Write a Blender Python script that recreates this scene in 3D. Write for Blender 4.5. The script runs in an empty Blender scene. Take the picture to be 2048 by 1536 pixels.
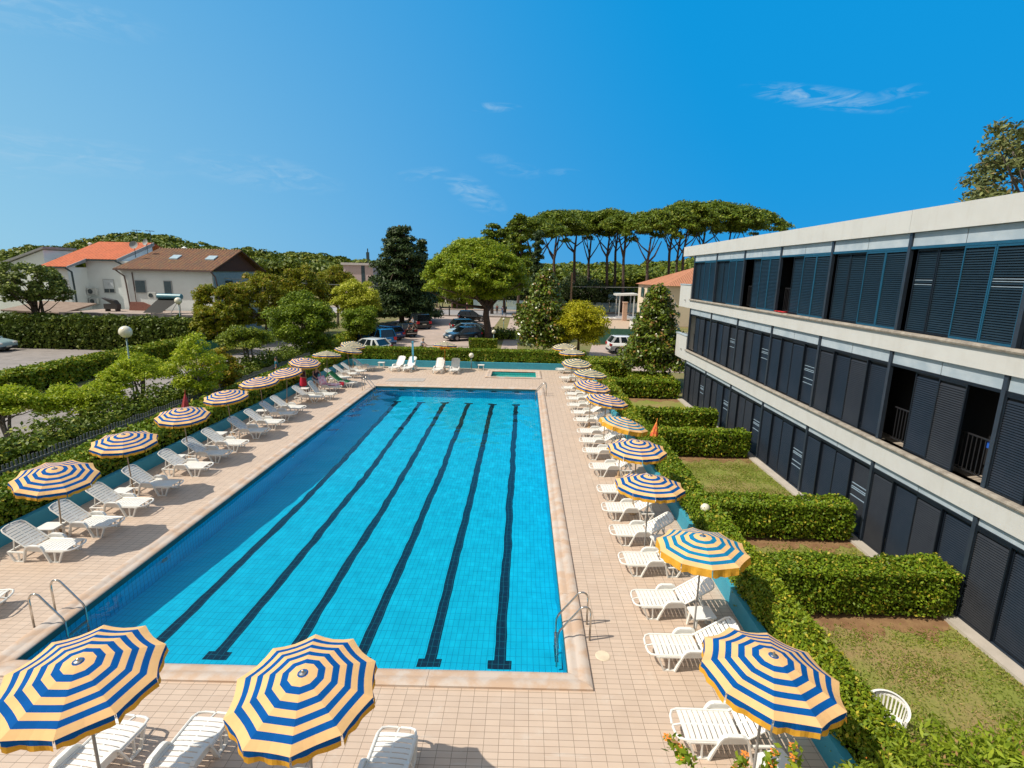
import bpy, bmesh, math, random
import numpy as np
from math import sin, cos, pi, radians as RAD, sqrt, atan2
from mathutils import Vector, Matrix, Euler
S = bpy.context.scene
COL = S.collection
rs = np.random.RandomState(7)
random.seed(11)

# ------------------------------------------------------------------ camera maths
CF, CP, CYW, CR, CH, CCX = 1038.12, 0.21021, 0.0012826, 0.0226191, 7.40659, 1042.65
_f = Vector((-sin(CYW)*cos(CP), cos(CYW)*cos(CP), -sin(CP)))
_r0 = Vector((cos(CYW), sin(CYW), 0)); _u0 = _r0.cross(_f)
_r = _r0*cos(CR)+_u0*sin(CR); _u = -_r0*sin(CR)+_u0*cos(CR)
CAM = Vector((0, 0, CH))
def ray(x, y): return _f+_r*((x-CCX)/CF)-_u*((y-768)/CF)
def GZ(x, y, z=0.0):                      # survey point on a level plane
    d = ray(x, y); return CAM+d*((z-CH)/d.z)
def GY(x, y, Y):                          # survey point on a plane facing the pool axis
    d = ray(x, y); return CAM+d*(Y/d.y)

# ------------------------------------------------------------------ materials
MATS = {}
def nodes(name):
    m = bpy.data.materials.new(name); m.use_nodes = True
    nt = m.node_tree; b = nt.nodes['Principled BSDF']
    return m, nt, b
def N(nt, t, **k):
    n = nt.nodes.new(t)
    for a, v in k.items():
        if a in n.inputs.keys(): n.inputs[a].default_value = v
        else: setattr(n, a, v)
    return n
def mixc(nt, fac, a, b, mode='MIX'):
    n = nt.nodes.new('ShaderNodeMix'); n.data_type = 'RGBA'; n.blend_type = mode
    for i, v in ((0, fac), (6, a), (7, b)):
        if hasattr(v, 'links'): nt.links.new(v, n.inputs[i])
        elif i == 0: n.inputs[0].default_value = v
        else: n.inputs[i].default_value = (*v, 1)[:4] if len(v) == 3 else v
    return n.outputs[2]
def coords(nt, kind='Object'):
    return N(nt, 'ShaderNodeTexCoord').outputs[kind]
def noise(nt, scale, detail=3, rough=.55, vec=None):
    n = N(nt, 'ShaderNodeTexNoise'); n.inputs['Scale'].default_value = scale
    n.inputs['Detail'].default_value = detail; n.inputs['Roughness'].default_value = rough
    nt.links.new(vec if vec is not None else coords(nt), n.inputs['Vector'])
    return n.outputs['Fac']
def ramp(nt, v, lo, hi, a=0.0, b=1.0):
    n = N(nt, 'ShaderNodeMapRange'); nt.links.new(v, n.inputs[0])
    for i, x in enumerate((lo, hi, a, b)): n.inputs[i+1].default_value = x
    return n.outputs[0]
def bump(nt, b, h, strength=.3, dist=.01):
    n = N(nt, 'ShaderNodeBump'); n.inputs['Strength'].default_value = strength; n.inputs['Distance'].default_value = dist
    nt.links.new(h, n.inputs['Height']); nt.links.new(n.outputs[0], b.inputs['Normal'])
def mat(name, c, rough=.6, c2=None, sc=4.0, met=0.0, spec=.5, bmp=0.0, bsc=40.0, lo=.35, hi=.65, geo=False, coat=0):
    if name in MATS: return MATS[name]
    m, nt, b = nodes(name)
    b.inputs['Base Color'].default_value = (*c, 1); b.inputs['Roughness'].default_value = rough
    b.inputs['Metallic'].default_value = met; b.inputs['Specular IOR Level'].default_value = spec
    b.inputs['Coat Weight'].default_value = coat
    vec = N(nt, 'ShaderNodeNewGeometry').outputs['Position'] if geo else None
    if c2 is None: c2 = tuple(x*.82 for x in c)
    o = mixc(nt, ramp(nt, noise(nt, sc, 5, .6, vec), lo, hi), c, c2)
    nt.links.new(o, b.inputs['Base Color'])
    if bmp: bump(nt, b, noise(nt, bsc, 4, .6, vec), bmp)
    MATS[name] = m
    return m
def leafmat(name, c1, c2, c3=None, rough=.5, spec=.25, trans=.25, p3=.08):
    if name in MATS: return MATS[name]
    c1, c2 = (c1[0]*1.12, c1[1]*1.1, c1[2]), (c2[0]*1.2, c2[1]*1.15, c2[2])
    m, nt, b = nodes(name)
    at = N(nt, 'ShaderNodeAttribute'); at.attribute_name = 'rnd'
    o = mixc(nt, at.outputs['Fac'], c1, c2)
    geo = N(nt, 'ShaderNodeNewGeometry').outputs['Position']
    o = mixc(nt, ramp(nt, noise(nt, 1.3, 2, .5, geo), .35, .7, 0, .55), o, tuple(x*.8 for x in c1))
    if c3:
        g = N(nt, 'ShaderNodeMath'); g.operation = 'GREATER_THAN'; g.inputs[1].default_value = 1-p3
        nt.links.new(at.outputs['Fac'], g.inputs[0])
        o = mixc(nt, g.outputs[0], o, c3)
    nt.links.new(o, b.inputs['Base Color'])
    b.inputs['Roughness'].default_value = rough; b.inputs['Specular IOR Level'].default_value = spec
    t = N(nt, 'ShaderNodeBsdfTranslucent'); nt.links.new(o, t.inputs[0])
    mx = N(nt, 'ShaderNodeMixShader'); mx.inputs[0].default_value = trans
    nt.links.new(b.outputs[0], mx.inputs[1]); nt.links.new(t.outputs[0], mx.inputs[2])
    nt.links.new(mx.outputs[0], nt.nodes['Material Output'].inputs[0])
    MATS[name] = m
    return m

# ------------------------------------------------------------------ mesh building
class MB:
    def __init__(s): s.v = []; s.f = []; s.m = []; s.k = 0
    def add(s, vs, fs, k=None):
        b = len(s.v); s.v += [tuple(v) for v in vs]
        for f in fs: s.f.append(tuple(b+i for i in f)); s.m.append(s.k if k is None else k)
        return s
    def box(s, x0, x1, y0, y1, z0, z1, k=None):
        vs = [(x, y, z) for z in (z0, z1) for y in (y0, y1) for x in (x0, x1)]
        return s.add(vs, [(0, 2, 3, 1), (4, 5, 7, 6), (0, 1, 5, 4), (2, 6, 7, 3), (0, 4, 6, 2), (1, 3, 7, 5)], k)
    def obox(s, c, ax, ay, az, k=None):      # oriented box: centre and three half vectors
        c = Vector(c); ax = Vector(ax); ay = Vector(ay); az = Vector(az)
        vs = [c+ax*i+ay*j+az*l for l in (-1, 1) for j in (-1, 1) for i in (-1, 1)]
        return s.add(vs, [(0, 2, 3, 1), (4, 5, 7, 6), (0, 1, 5, 4), (2, 6, 7, 3), (0, 4, 6, 2), (1, 3, 7, 5)], k)
    def bar(s, a, b, w, d, side=(0, 1, 0), k=None):   # bar from a to b, half sizes w (in plane), d (along side)
        a = Vector(a); b = Vector(b); t = b-a; L = t.length; t.normalize()
        sd = Vector(side); sd = (sd-t*sd.dot(t)).normalized(); n = t.cross(sd)
        return s.obox((a+b)/2, t*L/2, sd*d, n*w, k)
    def tube(s, pts, r, n=8, k=None, cap=True):
        pts = [Vector(p) for p in pts]; rr = r if isinstance(r, (list, tuple)) else [r]*len(pts)
        rings = []; ref = None
        for i, p in enumerate(pts):
            t = (pts[min(i+1, len(pts)-1)]-pts[max(i-1, 0)])
            t = t.normalized() if t.length > 1e-9 else Vector((0, 0, 1))
            if ref is None: ref = Vector((0, 0, 1)) if abs(t.z) < .9 else Vector((1, 0, 0))
            a = (ref-t*ref.dot(t)); a = a.normalized() if a.length > 1e-6 else t.orthogonal().normalized()
            b = t.cross(a); ref = a
            rings.append([p+(a*cos(2*pi*j/n)+b*sin(2*pi*j/n))*rr[i] for j in range(n)])
        vs = [q for rg in rings for q in rg]
        fs = [(i*n+j, i*n+(j+1) % n, (i+1)*n+(j+1) % n, (i+1)*n+j) for i in range(len(pts)-1) for j in range(n)]
        if cap: fs += [tuple(range(n))[::-1], tuple((len(pts)-1)*n+j for j in range(n))]
        return s.add(vs, fs, k)
    def lathe(s, prof, n=16, c=(0, 0, 0), k=None):
        c = Vector(c)
        vs = [c+Vector((r*cos(2*pi*j/n), r*sin(2*pi*j/n), z)) for r, z in prof for j in range(n)]
        fs = [(i*n+j, i*n+(j+1) % n, (i+1)*n+(j+1) % n, (i+1)*n+j) for i in range(len(prof)-1) for j in range(n)]
        return s.add(vs, fs, k)
    def prism(s, poly, d, k=None):            # planar polygon (3d points) pushed along vector d
        n = len(poly); P = [Vector(p) for p in poly]; d = Vector(d)
        return s.add(P+[p+d for p in P], [tuple(range(n))[::-1], tuple(range(n, 2*n))]+[(i, (i+1) % n, n+(i+1) % n, n+i) for i in range(n)], k)
    def quad(s, *p, k=None): return s.add(p, [tuple(range(len(p)))], k)
    def mesh(s, name, mats, smooth=False, fix=True):
        me = bpy.data.meshes.new(name); me.from_pydata(s.v, [], s.f)
        for m in (mats if isinstance(mats, (list, tuple)) else [mats]): me.materials.append(m)
        me.polygons.foreach_set('material_index', s.m)
        if fix:
            bm = bmesh.new(); bm.from_mesh(me); bmesh.ops.recalc_face_normals(bm, faces=bm.faces); bm.to_mesh(me); bm.free()
        if smooth:
            me.polygons.foreach_set('use_smooth', [True]*len(me.polygons))
            if smooth != 'all': me.set_sharp_from_angle(angle=RAD(40))
        me.update(); return me
    def build(s, name, mats, parent=None, smooth=False, loc=None, fix=True):
        return link(name, s.mesh(name, mats, smooth, fix), parent, loc)
def link(name, me, parent=None, loc=None, rot=None):
    o = bpy.data.objects.new(name, me); COL.objects.link(o)
    if parent: o.parent = parent
    if loc is not None: o.location = loc
    if rot is not None: o.rotation_euler = rot
    return o
def tag(o, label, cat, group=None):
    o['label'] = label; o['category'] = cat
    if group: o['group'] = group
    return o
def struct(o): o['kind'] = 'structure'; return o
def empty(name, loc, rz=0, label=None, cat=None, group=None):
    o = bpy.data.objects.new(name, None); o.empty_display_size = .2; COL.objects.link(o)
    o.location = loc; o.rotation_euler = (0, 0, rz)
    if label: tag(o, label, cat, group)
    return o
def clone(o, parent=None):
    c = o.copy(); COL.objects.link(c)
    if parent: c.parent = parent
    for ch in o.children: clone(ch, c)
    return c
def place(proto, used, loc, rz, label, group):
    r = proto if not used else clone(proto)
    r.location = loc; r.rotation_euler = (0, 0, rz); r['label'] = label; r['group'] = group
    return r

# ------------------------------------------------------------------ foliage: many leaf-sized faces, built with numpy
class Fol:
    def __init__(s): s.V = []; s.Q = []; s.M = []; s.R = []; s.n = 0
    def leaves(s, P, nrm, size, aspect=1.8, k=0, spread=.8, jit=.35, fold=0.0):
        n = len(P)
        if n == 0: return
        nn = nrm+rs.normal(0, spread, (n, 3)); nn /= np.linalg.norm(nn, axis=1)[:, None]+1e-9
        t = rs.normal(0, 1, (n, 3)); t -= nn*(t*nn).sum(1)[:, None]; t /= np.linalg.norm(t, axis=1)[:, None]+1e-9
        b = np.cross(nn, t)
        sz = size*(1+rs.uniform(-jit, jit, n))[:, None]
        a = t*sz*.5*sqrt(aspect); c = b*sz*.5/sqrt(aspect)
        q = np.stack([P-a, P+c, P+a, P-c], 1)      # rhombus leaf
        s.V.append(q.reshape(-1, 3)); s.Q.append((np.arange(n*4).reshape(n, 4)+s.n)); s.n += n*4
        s.M.append(np.full(n, k)); s.R.append(rs.uniform(0, 1, n))
    def solid(s, vs, fs, k=1):                       # quads only
        s.V.append(np.array(vs, float)); s.Q.append(np.array(fs)+s.n); s.n += len(vs)
        s.M.append(np.full(len(fs), k)); s.R.append(np.full(len(fs), .5))
    def mesh(s, name, mats):
        V = np.concatenate(s.V); Q = np.concatenate(s.Q).astype(np.int32); M = np.concatenate(s.M); R = np.concatenate(s.R)
        me = bpy.data.meshes.new(name); me.vertices.add(len(V)); me.loops.add(Q.size); me.polygons.add(len(Q))
        me.vertices.foreach_set('co', V.astype(np.float32).ravel())
        me.loops.foreach_set('vertex_index', Q.ravel())
        me.polygons.foreach_set('loop_start', np.arange(len(Q), dtype=np.int32)*4)
        for m in mats: me.materials.append(m)
        me.polygons.foreach_set('material_index', M.astype(np.int32))
        a = me.attributes.new('rnd', 'FLOAT', 'FACE'); a.data.foreach_set('value', R.astype(np.float32))
        me.update(calc_edges=True); me.validate(); return me
def lump(P, f=1.0, ph=0):
    x, y, z = P[:, 0], P[:, 1], P[:, 2]
    return (np.sin(x*2.1*f+ph)*np.cos(y*1.7*f+ph*2)+np.sin(y*3.3*f+z*2.2*f+ph)*.6+np.sin(x*5.1*f-z*4+ph)*.35)
def hedge(name, loc, L, W, H, dens, leaf, mats, label, cat='hedge', rz=0, group=None, rough=.04, tops=0, bottom=0.0, wild=0.0):
    """box hedge; local x along its length; leaves in a shell over a twiggy core"""
    F = Fol(); e = .10+leaf*.8
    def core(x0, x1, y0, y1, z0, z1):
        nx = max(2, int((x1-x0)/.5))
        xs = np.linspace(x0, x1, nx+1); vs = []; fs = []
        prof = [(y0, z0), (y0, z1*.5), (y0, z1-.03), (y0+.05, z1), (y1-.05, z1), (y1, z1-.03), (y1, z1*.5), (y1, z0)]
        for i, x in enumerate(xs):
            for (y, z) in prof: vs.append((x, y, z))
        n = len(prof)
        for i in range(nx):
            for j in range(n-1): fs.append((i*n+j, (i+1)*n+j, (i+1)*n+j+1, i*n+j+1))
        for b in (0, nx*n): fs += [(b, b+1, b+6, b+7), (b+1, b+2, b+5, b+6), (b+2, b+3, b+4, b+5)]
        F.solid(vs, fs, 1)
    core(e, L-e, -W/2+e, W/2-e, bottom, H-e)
    def sheet(n, fx, nr):
        P = fx(n); nn = np.tile(np.array(nr, float), (n, 1))
        d = lump(P+np.array(loc)[None, :]*1.0)*rough+lump(P*3.1, 1.3, 2)*rough*.5+rs.normal(0, rough*.8, n)-leaf*.4
        if wild: d += np.maximum(0, rs.exponential(wild, n)-wild)*(nn[:, 2] > .5)
        F.leaves(P+nn*d[:, None], nn, leaf, 1.7, 0, .75)
    U = rs.uniform
    sheet(int(L*W*dens), lambda n: np.stack([U(0, L, n), U(-W/2, W/2, n), np.full(n, H)], 1), (0, 0, 1))
    for sgn in (-1, 1):
        sheet(int(L*H*dens*.8), lambda n: np.stack([U(0, L, n), np.full(n, sgn*W/2), bottom+(H-bottom)*U(0, 1, n)**.8], 1), (0, sgn, .15))
    for x, sx in ((0, -1), (L, 1)):
        sheet(int(W*H*dens), lambda n: np.stack([np.full(n, x), U(-W/2, W/2, n), U(bottom, H, n)], 1), (sx, 0, .15))
    if tops:
        n = int(L*tops); P = np.stack([U(0, L, n), U(-W/2, W/2, n), np.full(n, H)+rs.exponential(.06, n)], 1)
        F.leaves(P, np.tile((0, 0, .2), (n, 1)), leaf*1.3, 2.2, 0, 1)
    o = link(name, F.mesh(name, mats), None, loc, (0, 0, rz))
    return tag(o, label, cat, group)

def crown(kind, n, R, H, z0, leaf, ncl=24, seed=1, clr=.34, flat=.45, aspect=1.7, spread=.7, up=.5, nfl=0):
    """crown built of leaf clumps; returns Fol and clump centres"""
    r = np.random.RandomState(seed); F = Fol(); C = []
    for i in range(ncl):
        a = i*2.39996+r.uniform(-.3, .3)
        if kind == 'round':
            zz = 1-2*(i+.5)/ncl; zz = max(-.75, zz); rr = sqrt(max(0, 1-zz*zz))
            s = r.uniform(.55, .9)
            c = (R*rr*cos(a)*s, R*rr*sin(a)*s, z0+H/2+zz*H/2*s)
        elif kind == 'cone':
            t = (i+.5)/ncl; rr = R*min(1, (1-t)**.72*(1 if t > .12 else .85))*r.uniform(.4, .88)+.04*R
            c = (rr*cos(a), rr*sin(a), z0+H*(.04+t*.92))
        elif kind == 'pine':
            t = sqrt((i+.5)/ncl); rr = R*t*.88
            c = (rr*cos(a), rr*sin(a), z0+H*(.35+.45*(1-t*t))*r.uniform(.85, 1.1))
        elif kind == 'low':          # open spreading small tree
            t = sqrt((i+.5)/ncl); rr = R*t*.78
            c = (rr*cos(a), rr*sin(a), z0+H*(.16+.66*sqrt(max(0, 1-t*t*.8))*r.uniform(.35, 1.0)))
        elif kind == 'dome':
            t = ((i+.5)/ncl)**.55; rr = R*t*.9
            c = (rr*cos(a), rr*sin(a), z0+H*(.02+.86*max(0, 1-t*t)**.55*r.uniform(.93, 1.04)))
        elif kind == 'tier':
            t = (i+.5)/ncl; k = int(t*11)/11.0+r.uniform(-.03, .04); rr = R*(1-max(k, 0))**.62*r.uniform(.15, .92)+.08*R
            c = (rr*cos(a), rr*sin(a), z0+H*(.05+k*.92))
        elif kind == 'col':
            t = (i+.5)/ncl; rr = R*.35*sqrt(max(.05, 1-t**3)); c = (rr*cos(a), rr*sin(a), z0+H*t*.95)
        C.append(c)
    C = np.array(C)
    rad = R*clr*r.uniform(.7, 1.25, ncl)
    if kind == 'cone' or kind == 'tier': rad *= .55+.75*(1-(C[:, 2]-z0)/H)
    idx = r.randint(0, ncl, n)
    w = rad**2; w /= w.sum(); idx = r.choice(ncl, n, p=w)
    d = r.normal(0, 1, (n, 3)); d /= np.linalg.norm(d, axis=1)[:, None]
    d[:, 2] = np.where(d[:, 2] < -.3, -d[:, 2]*.6, d[:, 2])
    rr = rad[idx]*(r.uniform(.0, 1, n)**.33)*(1+r.normal(0, .08, n))
    sc = np.array([1, 1, {'pine': .8, 'tier': .6, 'low': .7, 'dome': .62}.get(kind, .85)])
    P = C[idx]+d*rr[:, None]*sc
    nn = d*.8+np.array([0, 0, up])
    F.leaves(P, nn, leaf, aspect, 0, spread)
    if nfl:
        j = r.choice(n, nfl, replace=False); ctr = np.array([0, 0, z0+H*.4])
        out = P[j]-ctr; out /= np.linalg.norm(out, axis=1)[:, None]
        Q = P[j]+out*rad.mean()*.35
        for k in range(3): F.leaves(Q+rs.normal(0, leaf*.12, Q.shape), np.tile((0, 0, 1.), (len(Q), 1)), leaf*.42, 1.1, 1, 1)
    return F, C
def tree(name, loc, F, C, lmats, tmat, th, tr, label, cat='tree', group=None, rz=0, sc=1, nb=12, lean=(0, 0), multi=1, fork=.6):
    root = empty(name, loc, rz, label, cat, group); root.scale = (sc, sc, sc)
    link('crown', F.mesh('crown', lmats), root)
    m = MB(); top = Vector((lean[0], lean[1], th))
    r = random.Random(int(th*100)+nb)
    for q in range(multi):
        off = Vector((r.uniform(-.12, .12), r.uniform(-.12, .12), 0))*(multi > 1)*3
        mid = top*.5+Vector((r.uniform(-.05, .05)*th, r.uniform(-.05, .05)*th, 0))+off*.6
        m.tube([off*.3-Vector((0, 0, .1)), off*.3+Vector((0, 0, .15*th)), mid, top+off], [tr*1.35, tr, tr*.85, tr*.6], 9)
    idx = list(range(len(C))); r.shuffle(idx)
    for i in idx[:nb]:
        c = Vector(C[i]); st = top*r.uniform(fork, 1.0)
        mid = st.lerp(c, .5)+Vector((0, 0, -.06*(c-st).length+r.uniform(-.05, .05)*th*.3))
        m.tube([st, mid, c], [tr*.45, tr*.28, tr*.1], 6)
    m.build('trunk', tmat, root, smooth='all')
    return root
# ------------------------------------------------------------------ camera, sun, sky
cd = bpy.data.cameras.new('camera'); cam = bpy.data.objects.new('camera', cd); COL.objects.link(cam)
cd.sensor_fit = 'HORIZONTAL'; cd.sensor_width = 36; cd.lens = CF/2048*36; cd.shift_x = -(CCX-1024)/2048
cd.clip_end = 6000; cd.clip_start = .1
cam.matrix_world = Matrix(((_r.x, _u.x, -_f.x, 0), (_r.y, _u.y, -_f.y, 0), (_r.z, _u.z, -_f.z, CH), (0, 0, 0, 1)))
S.camera = cam
SUN_EL = RAD(52); sdir = Vector((-.968, -.25, 0)).normalized()*cos(SUN_EL)+Vector((0, 0, sin(SUN_EL)))
sl = bpy.data.lights.new('sun', 'SUN'); sl.energy = 4.7; sl.angle = RAD(.5); sl.color = (1, .92, .79)
so = bpy.data.objects.new('sun', sl); COL.objects.link(so); so.rotation_euler = sdir.to_track_quat('Z', 'Y').to_euler()
w = bpy.data.worlds.new('World'); S.world = w; w.use_nodes = True; nt = w.node_tree
bg = nt.nodes['Background']; sky = nt.nodes.new('ShaderNodeTexSky'); sky.sky_type = 'NISHITA'; sky.sun_disc = False
sky.sun_elevation = SUN_EL; sky.sun_rotation = atan2(sdir.x, sdir.y); sky.air_density = .9; sky.dust_density = .35; sky.ozone_density = 3.0
# clear summer sky: deep cyan-blue away from the sun, paler towards it and near the horizon; unseen parts greyed for the fill light
def wmm(op, *a):
    n = nt.nodes.new('ShaderNodeMath'); n.operation = op
    for i, x in enumerate(a):
        if hasattr(x, 'links'): nt.links.new(x, n.inputs[i])
        else: n.inputs[i].default_value = x
    return n.outputs[0]
tc0 = nt.nodes.new('ShaderNodeTexCoord').outputs['Generated']; sx = nt.nodes.new('ShaderNodeSeparateXYZ'); nt.links.new(tc0, sx.inputs[0])
def clampn(v, lo, hi, a=0.0, b=1.0, smooth=False):
    n = nt.nodes.new('ShaderNodeMapRange'); nt.links.new(v, n.inputs[0])
    if smooth: n.interpolation_type = 'SMOOTHSTEP'
    for i, x in enumerate((lo, hi, a, b)): n.inputs[i+1].default_value = x
    return n.outputs[0]
left = wmm('MULTIPLY', sx.outputs[0], -1.0); low = clampn(sx.outputs[2], 0.0, .5, 1.0, 0.0)
f = wmm('ADD', wmm('MULTIPLY', left, .68), wmm('MULTIPLY', low, .24)); f = wmm('ADD', f, wmm('MULTIPLY', wmm('MAXIMUM', wmm('MULTIPLY', left, low), 0.0), .25))
f = wmm('MINIMUM', wmm('POWER', wmm('MAXIMUM', wmm('ADD', f, .11), 0.0), 1.45), 1.0)
def cmix(fac, a, b):
    n = nt.nodes.new('ShaderNodeMix'); n.data_type = 'RGBA'; nt.links.new(fac, n.inputs[0])
    for k, x in ((6, a), (7, b)):
        if hasattr(x, 'links'): nt.links.new(x, n.inputs[k])
        else: n.inputs[k].default_value = (x[0]/.12, x[1]/.12, x[2]/.12, 1)
    return n.outputs[2]
grad = cmix(f, (.0, .31, .74), (.29, .59, .80))
sd = nt.nodes.new('ShaderNodeVectorMath'); sd.operation = 'DOT_PRODUCT'; nt.links.new(tc0, sd.inputs[0]); sd.inputs[1].default_value = sdir
grad = cmix(clampn(sx.outputs[2], .62, .82, 0, .85, True), grad, (.42, .42, .42))  # unseen sky overhead, made neutral to take blue out of the shadow fill
grad = cmix(clampn(sx.outputs[1], .15, -.3, 0, .85, True), grad, (.48, .46, .42))  # unseen sky behind the camera, likewise neutral for warmer shadows
grad = cmix(clampn(sd.outputs['Value'], .75, .98, 0, .8, True), grad, (1.1, 1.0, .85))
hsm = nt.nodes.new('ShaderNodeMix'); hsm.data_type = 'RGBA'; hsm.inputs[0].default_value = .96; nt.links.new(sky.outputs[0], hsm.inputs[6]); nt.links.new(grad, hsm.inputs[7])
# thin high cloud wisps at fixed compass bearings in the sky
tc = nt.nodes.new('ShaderNodeTexCoord').outputs['Generated']
def wm(op, *a):
    n = nt.nodes.new('ShaderNodeMath'); n.operation = op
    for i, x in enumerate(a):
        if hasattr(x, 'links'): nt.links.new(x, n.inputs[i])
        else: n.inputs[i].default_value = x
    return n.outputs[0]
total = None
for (x, y, ln, hh, ang, st) in [(1640, 195, 100, 14, -7, .85), (1802, 187, 30, 9, 10, .5), (988, 215, 46, 8, 0, .6), (950, 388, 66, 26, -30, .6), (850, 348, 55, 12, 5, .4),
                            (1040, 342, 50, 14, -6, .35), (1130, 345, 36, 8, -2, .4), (520, 345, 120, 26, -9, .55), (90, 305, 130, 22, -6, .5), (20, 335, 50, 12, -3, .5),
                            (210, 330, 60, 12, -10, .35), (60, 20, 100, 20, -10, .5), (60, 40, 90, 12, -4, .4), (990, 318, 34, 10, -6, .25)]:
    d0 = ray(x, y).normalized(); rt = (_r*cos(RAD(ang))+_u*sin(RAD(ang))); rt = (rt-d0*rt.dot(d0)).normalized(); ut = d0.cross(rt)
    k = CF/ray(x, y).length
    comps = []
    for ax, sz in ((rt, ln), (ut, hh)):
        dn = nt.nodes.new('ShaderNodeVectorMath'); dn.operation = 'DOT_PRODUCT'; nt.links.new(tc, dn.inputs[0]); dn.inputs[1].default_value = ax
        comps.append(wm('MULTIPLY', dn.outputs['Value'], k/sz))
    dd = nt.nodes.new('ShaderNodeVectorMath'); dd.operation = 'DOT_PRODUCT'; nt.links.new(tc, dd.inputs[0]); dd.inputs[1].default_value = d0
    r2 = wm('ADD', wm('POWER', wm('ABSOLUTE', comps[0]), 2.0), wm('POWER', wm('ABSOLUTE', comps[1]), 2.0))
    v = wm('MULTIPLY', wm('MAXIMUM', wm('SUBTRACT', 1.0, r2), 0.0), wm('MULTIPLY', wm('GREATER_THAN', dd.outputs['Value'], 0.0), st))
    total = v if total is None else wm('MAXIMUM', total, v)
mp = nt.nodes.new('ShaderNodeMapping'); mp.inputs['Scale'].default_value = (9, 9, 34); nt.links.new(tc, mp.inputs[0])
nz = nt.nodes.new('ShaderNodeTexNoise'); nz.inputs['Scale'].default_value = 2.2; nz.inputs['Detail'].default_value = 8; nz.inputs['Roughness'].default_value = .62; nz.inputs['Distortion'].default_value = 1.0
nt.links.new(mp.outputs[0], nz.inputs['Vector'])
mr = nt.nodes.new('ShaderNodeMapRange'); nt.links.new(nz.outputs['Fac'], mr.inputs[0]); mr.inputs[1].default_value = .44; mr.inputs[2].default_value = .68
cf = wm('MULTIPLY', wm('MULTIPLY', wm('POWER', total, 1.1), .8), mr.outputs[0])
mx = nt.nodes.new('ShaderNodeMix'); mx.data_type = 'RGBA'; nt.links.new(cf, mx.inputs[0]); nt.links.new(hsm.outputs[2], mx.inputs[6]); mx.inputs[7].default_value = (3.4, 5.2, 6.8, 1)
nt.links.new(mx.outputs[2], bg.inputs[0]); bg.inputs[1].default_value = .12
vs = S.view_settings; vs.view_transform = 'Standard'; vs.look = 'None'; vs.exposure = 0.0; vs.gamma = 1
c = S.cycles; c.max_bounces = 8; c.transparent_max_bounces = 8; c.caustics_refractive = True; c.caustics_reflective = False; c.sample_clamp_indirect = 4
c.use_denoising = True; c.use_adaptive_sampling = True; c.adaptive_threshold = .015

# ------------------------------------------------------------------ ground surfaces
def tilemat(name, c1, c2, mortar, bw, rh, ms, rough, off=0.0, patch=None, dirt=None, src='Object', mapz=None, spec=.4):
    m, nt, b = nodes(name); v = coords(nt, src)
    if mapz: n = N(nt, 'ShaderNodeMapping'); n.inputs['Rotation'].default_value = mapz; nt.links.new(v, n.inputs[0]); v2 = n.outputs[0]
    else: v2 = v
    t = N(nt, 'ShaderNodeTexBrick'); t.offset = off; t.squash = 1
    for k, x in (('Scale', 1.0), ('Mortar Size', ms), ('Mortar Smooth', .2), ('Bias', 0.0), ('Brick Width', bw), ('Row Height', rh)): t.inputs[k].default_value = x
    t.inputs['Color1'].default_value = (*c1, 1); t.inputs['Color2'].default_value = (*c2, 1); t.inputs['Mortar'].default_value = (*mortar, 1)
    nt.links.new(v2, t.inputs['Vector']); o = t.outputs['Color']
    if patch:     # a few paler replaced tiles and bleached patches
        f = ramp(nt, noise(nt, 1.1, 5, .75, v), .58, .70, 0, .35); o = mixc(nt, f, o, patch)
    if dirt:
        f = ramp(nt, noise(nt, 1.7, 6, .65, v), .45, .8, 0, .5); o = mixc(nt, f, o, dirt, 'MULTIPLY')
    nt.links.new(o, b.inputs['Base Color']); b.inputs['Roughness'].default_value = rough; b.inputs['Specular IOR Level'].default_value = spec
    return m, nt, b
deck_m, nt, b = tilemat('deck_tiles', (.585, .46, .365), (.53, .415, .33), (.24, .18, .135), .243, .1215, .0046, .55, patch=(.62, .57, .51), dirt=(.86, .82, .78))
old = b.inputs['Base Color'].links[0].from_socket; mpg = N(nt, 'ShaderNodeMapping'); mpg.inputs['Scale'].default_value = (.5, 3.2, 1); nt.links.new(coords(nt), mpg.inputs[0])
o = mixc(nt, ramp(nt, noise(nt, 1.0, 6, .7, mpg.outputs[0]), .60, .72, 0, .4), old, (.66, .62, .57)); o = mixc(nt, ramp(nt, noise(nt, 9, 5, .8), .70, .82, 0, .3), o, (.25, .19, .14)); nt.links.new(o, b.inputs['Base Color'])
PX0, PX1, PY0, PY1 = -9.5, 1.0, 8.06+.43, 33.06      # water basin
PY0 = 8.5; PX0 = -9.5; PX1 = 1.0
KX0, KX1, KY0, KY1 = -2.27, 1.02, 37.0, 39.1
CW = .43
DX0, DX1, DY0, DY1 = -13.7, 4.9, 1.0, 40.2
def sheet_with_holes(name, X, Y, holes, z, m):
    mb = MB()
    for i in range(len(X)-1):
        for j in range(len(Y)-1):
            cx, cy = (X[i]+X[i+1])/2, (Y[j]+Y[j+1])/2
            if any(a < cx < b_ and c_ < cy < d for a, b_, c_, d in holes): continue
            mb.quad((X[i], Y[j], z), (X[i+1], Y[j], z), (X[i+1], Y[j+1], z), (X[i], Y[j+1], z))
    return struct(mb.build(name, m, fix=False))
hp = (PX0-CW+.02, PX1+CW-.02, PY0-CW+.02, PY1+CW-.02); hk = (KX0-.37, KX1+.37, KY0-.5, KY1+.5)
sheet_with_holes('pool_deck', sorted([DX0, DX1, hp[0], hp[1], hk[0], hk[1]]), sorted([DY0, DY1, hp[2], hp[3], hk[2], hk[3]]), [hp, hk], 0, deck_m)
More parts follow.
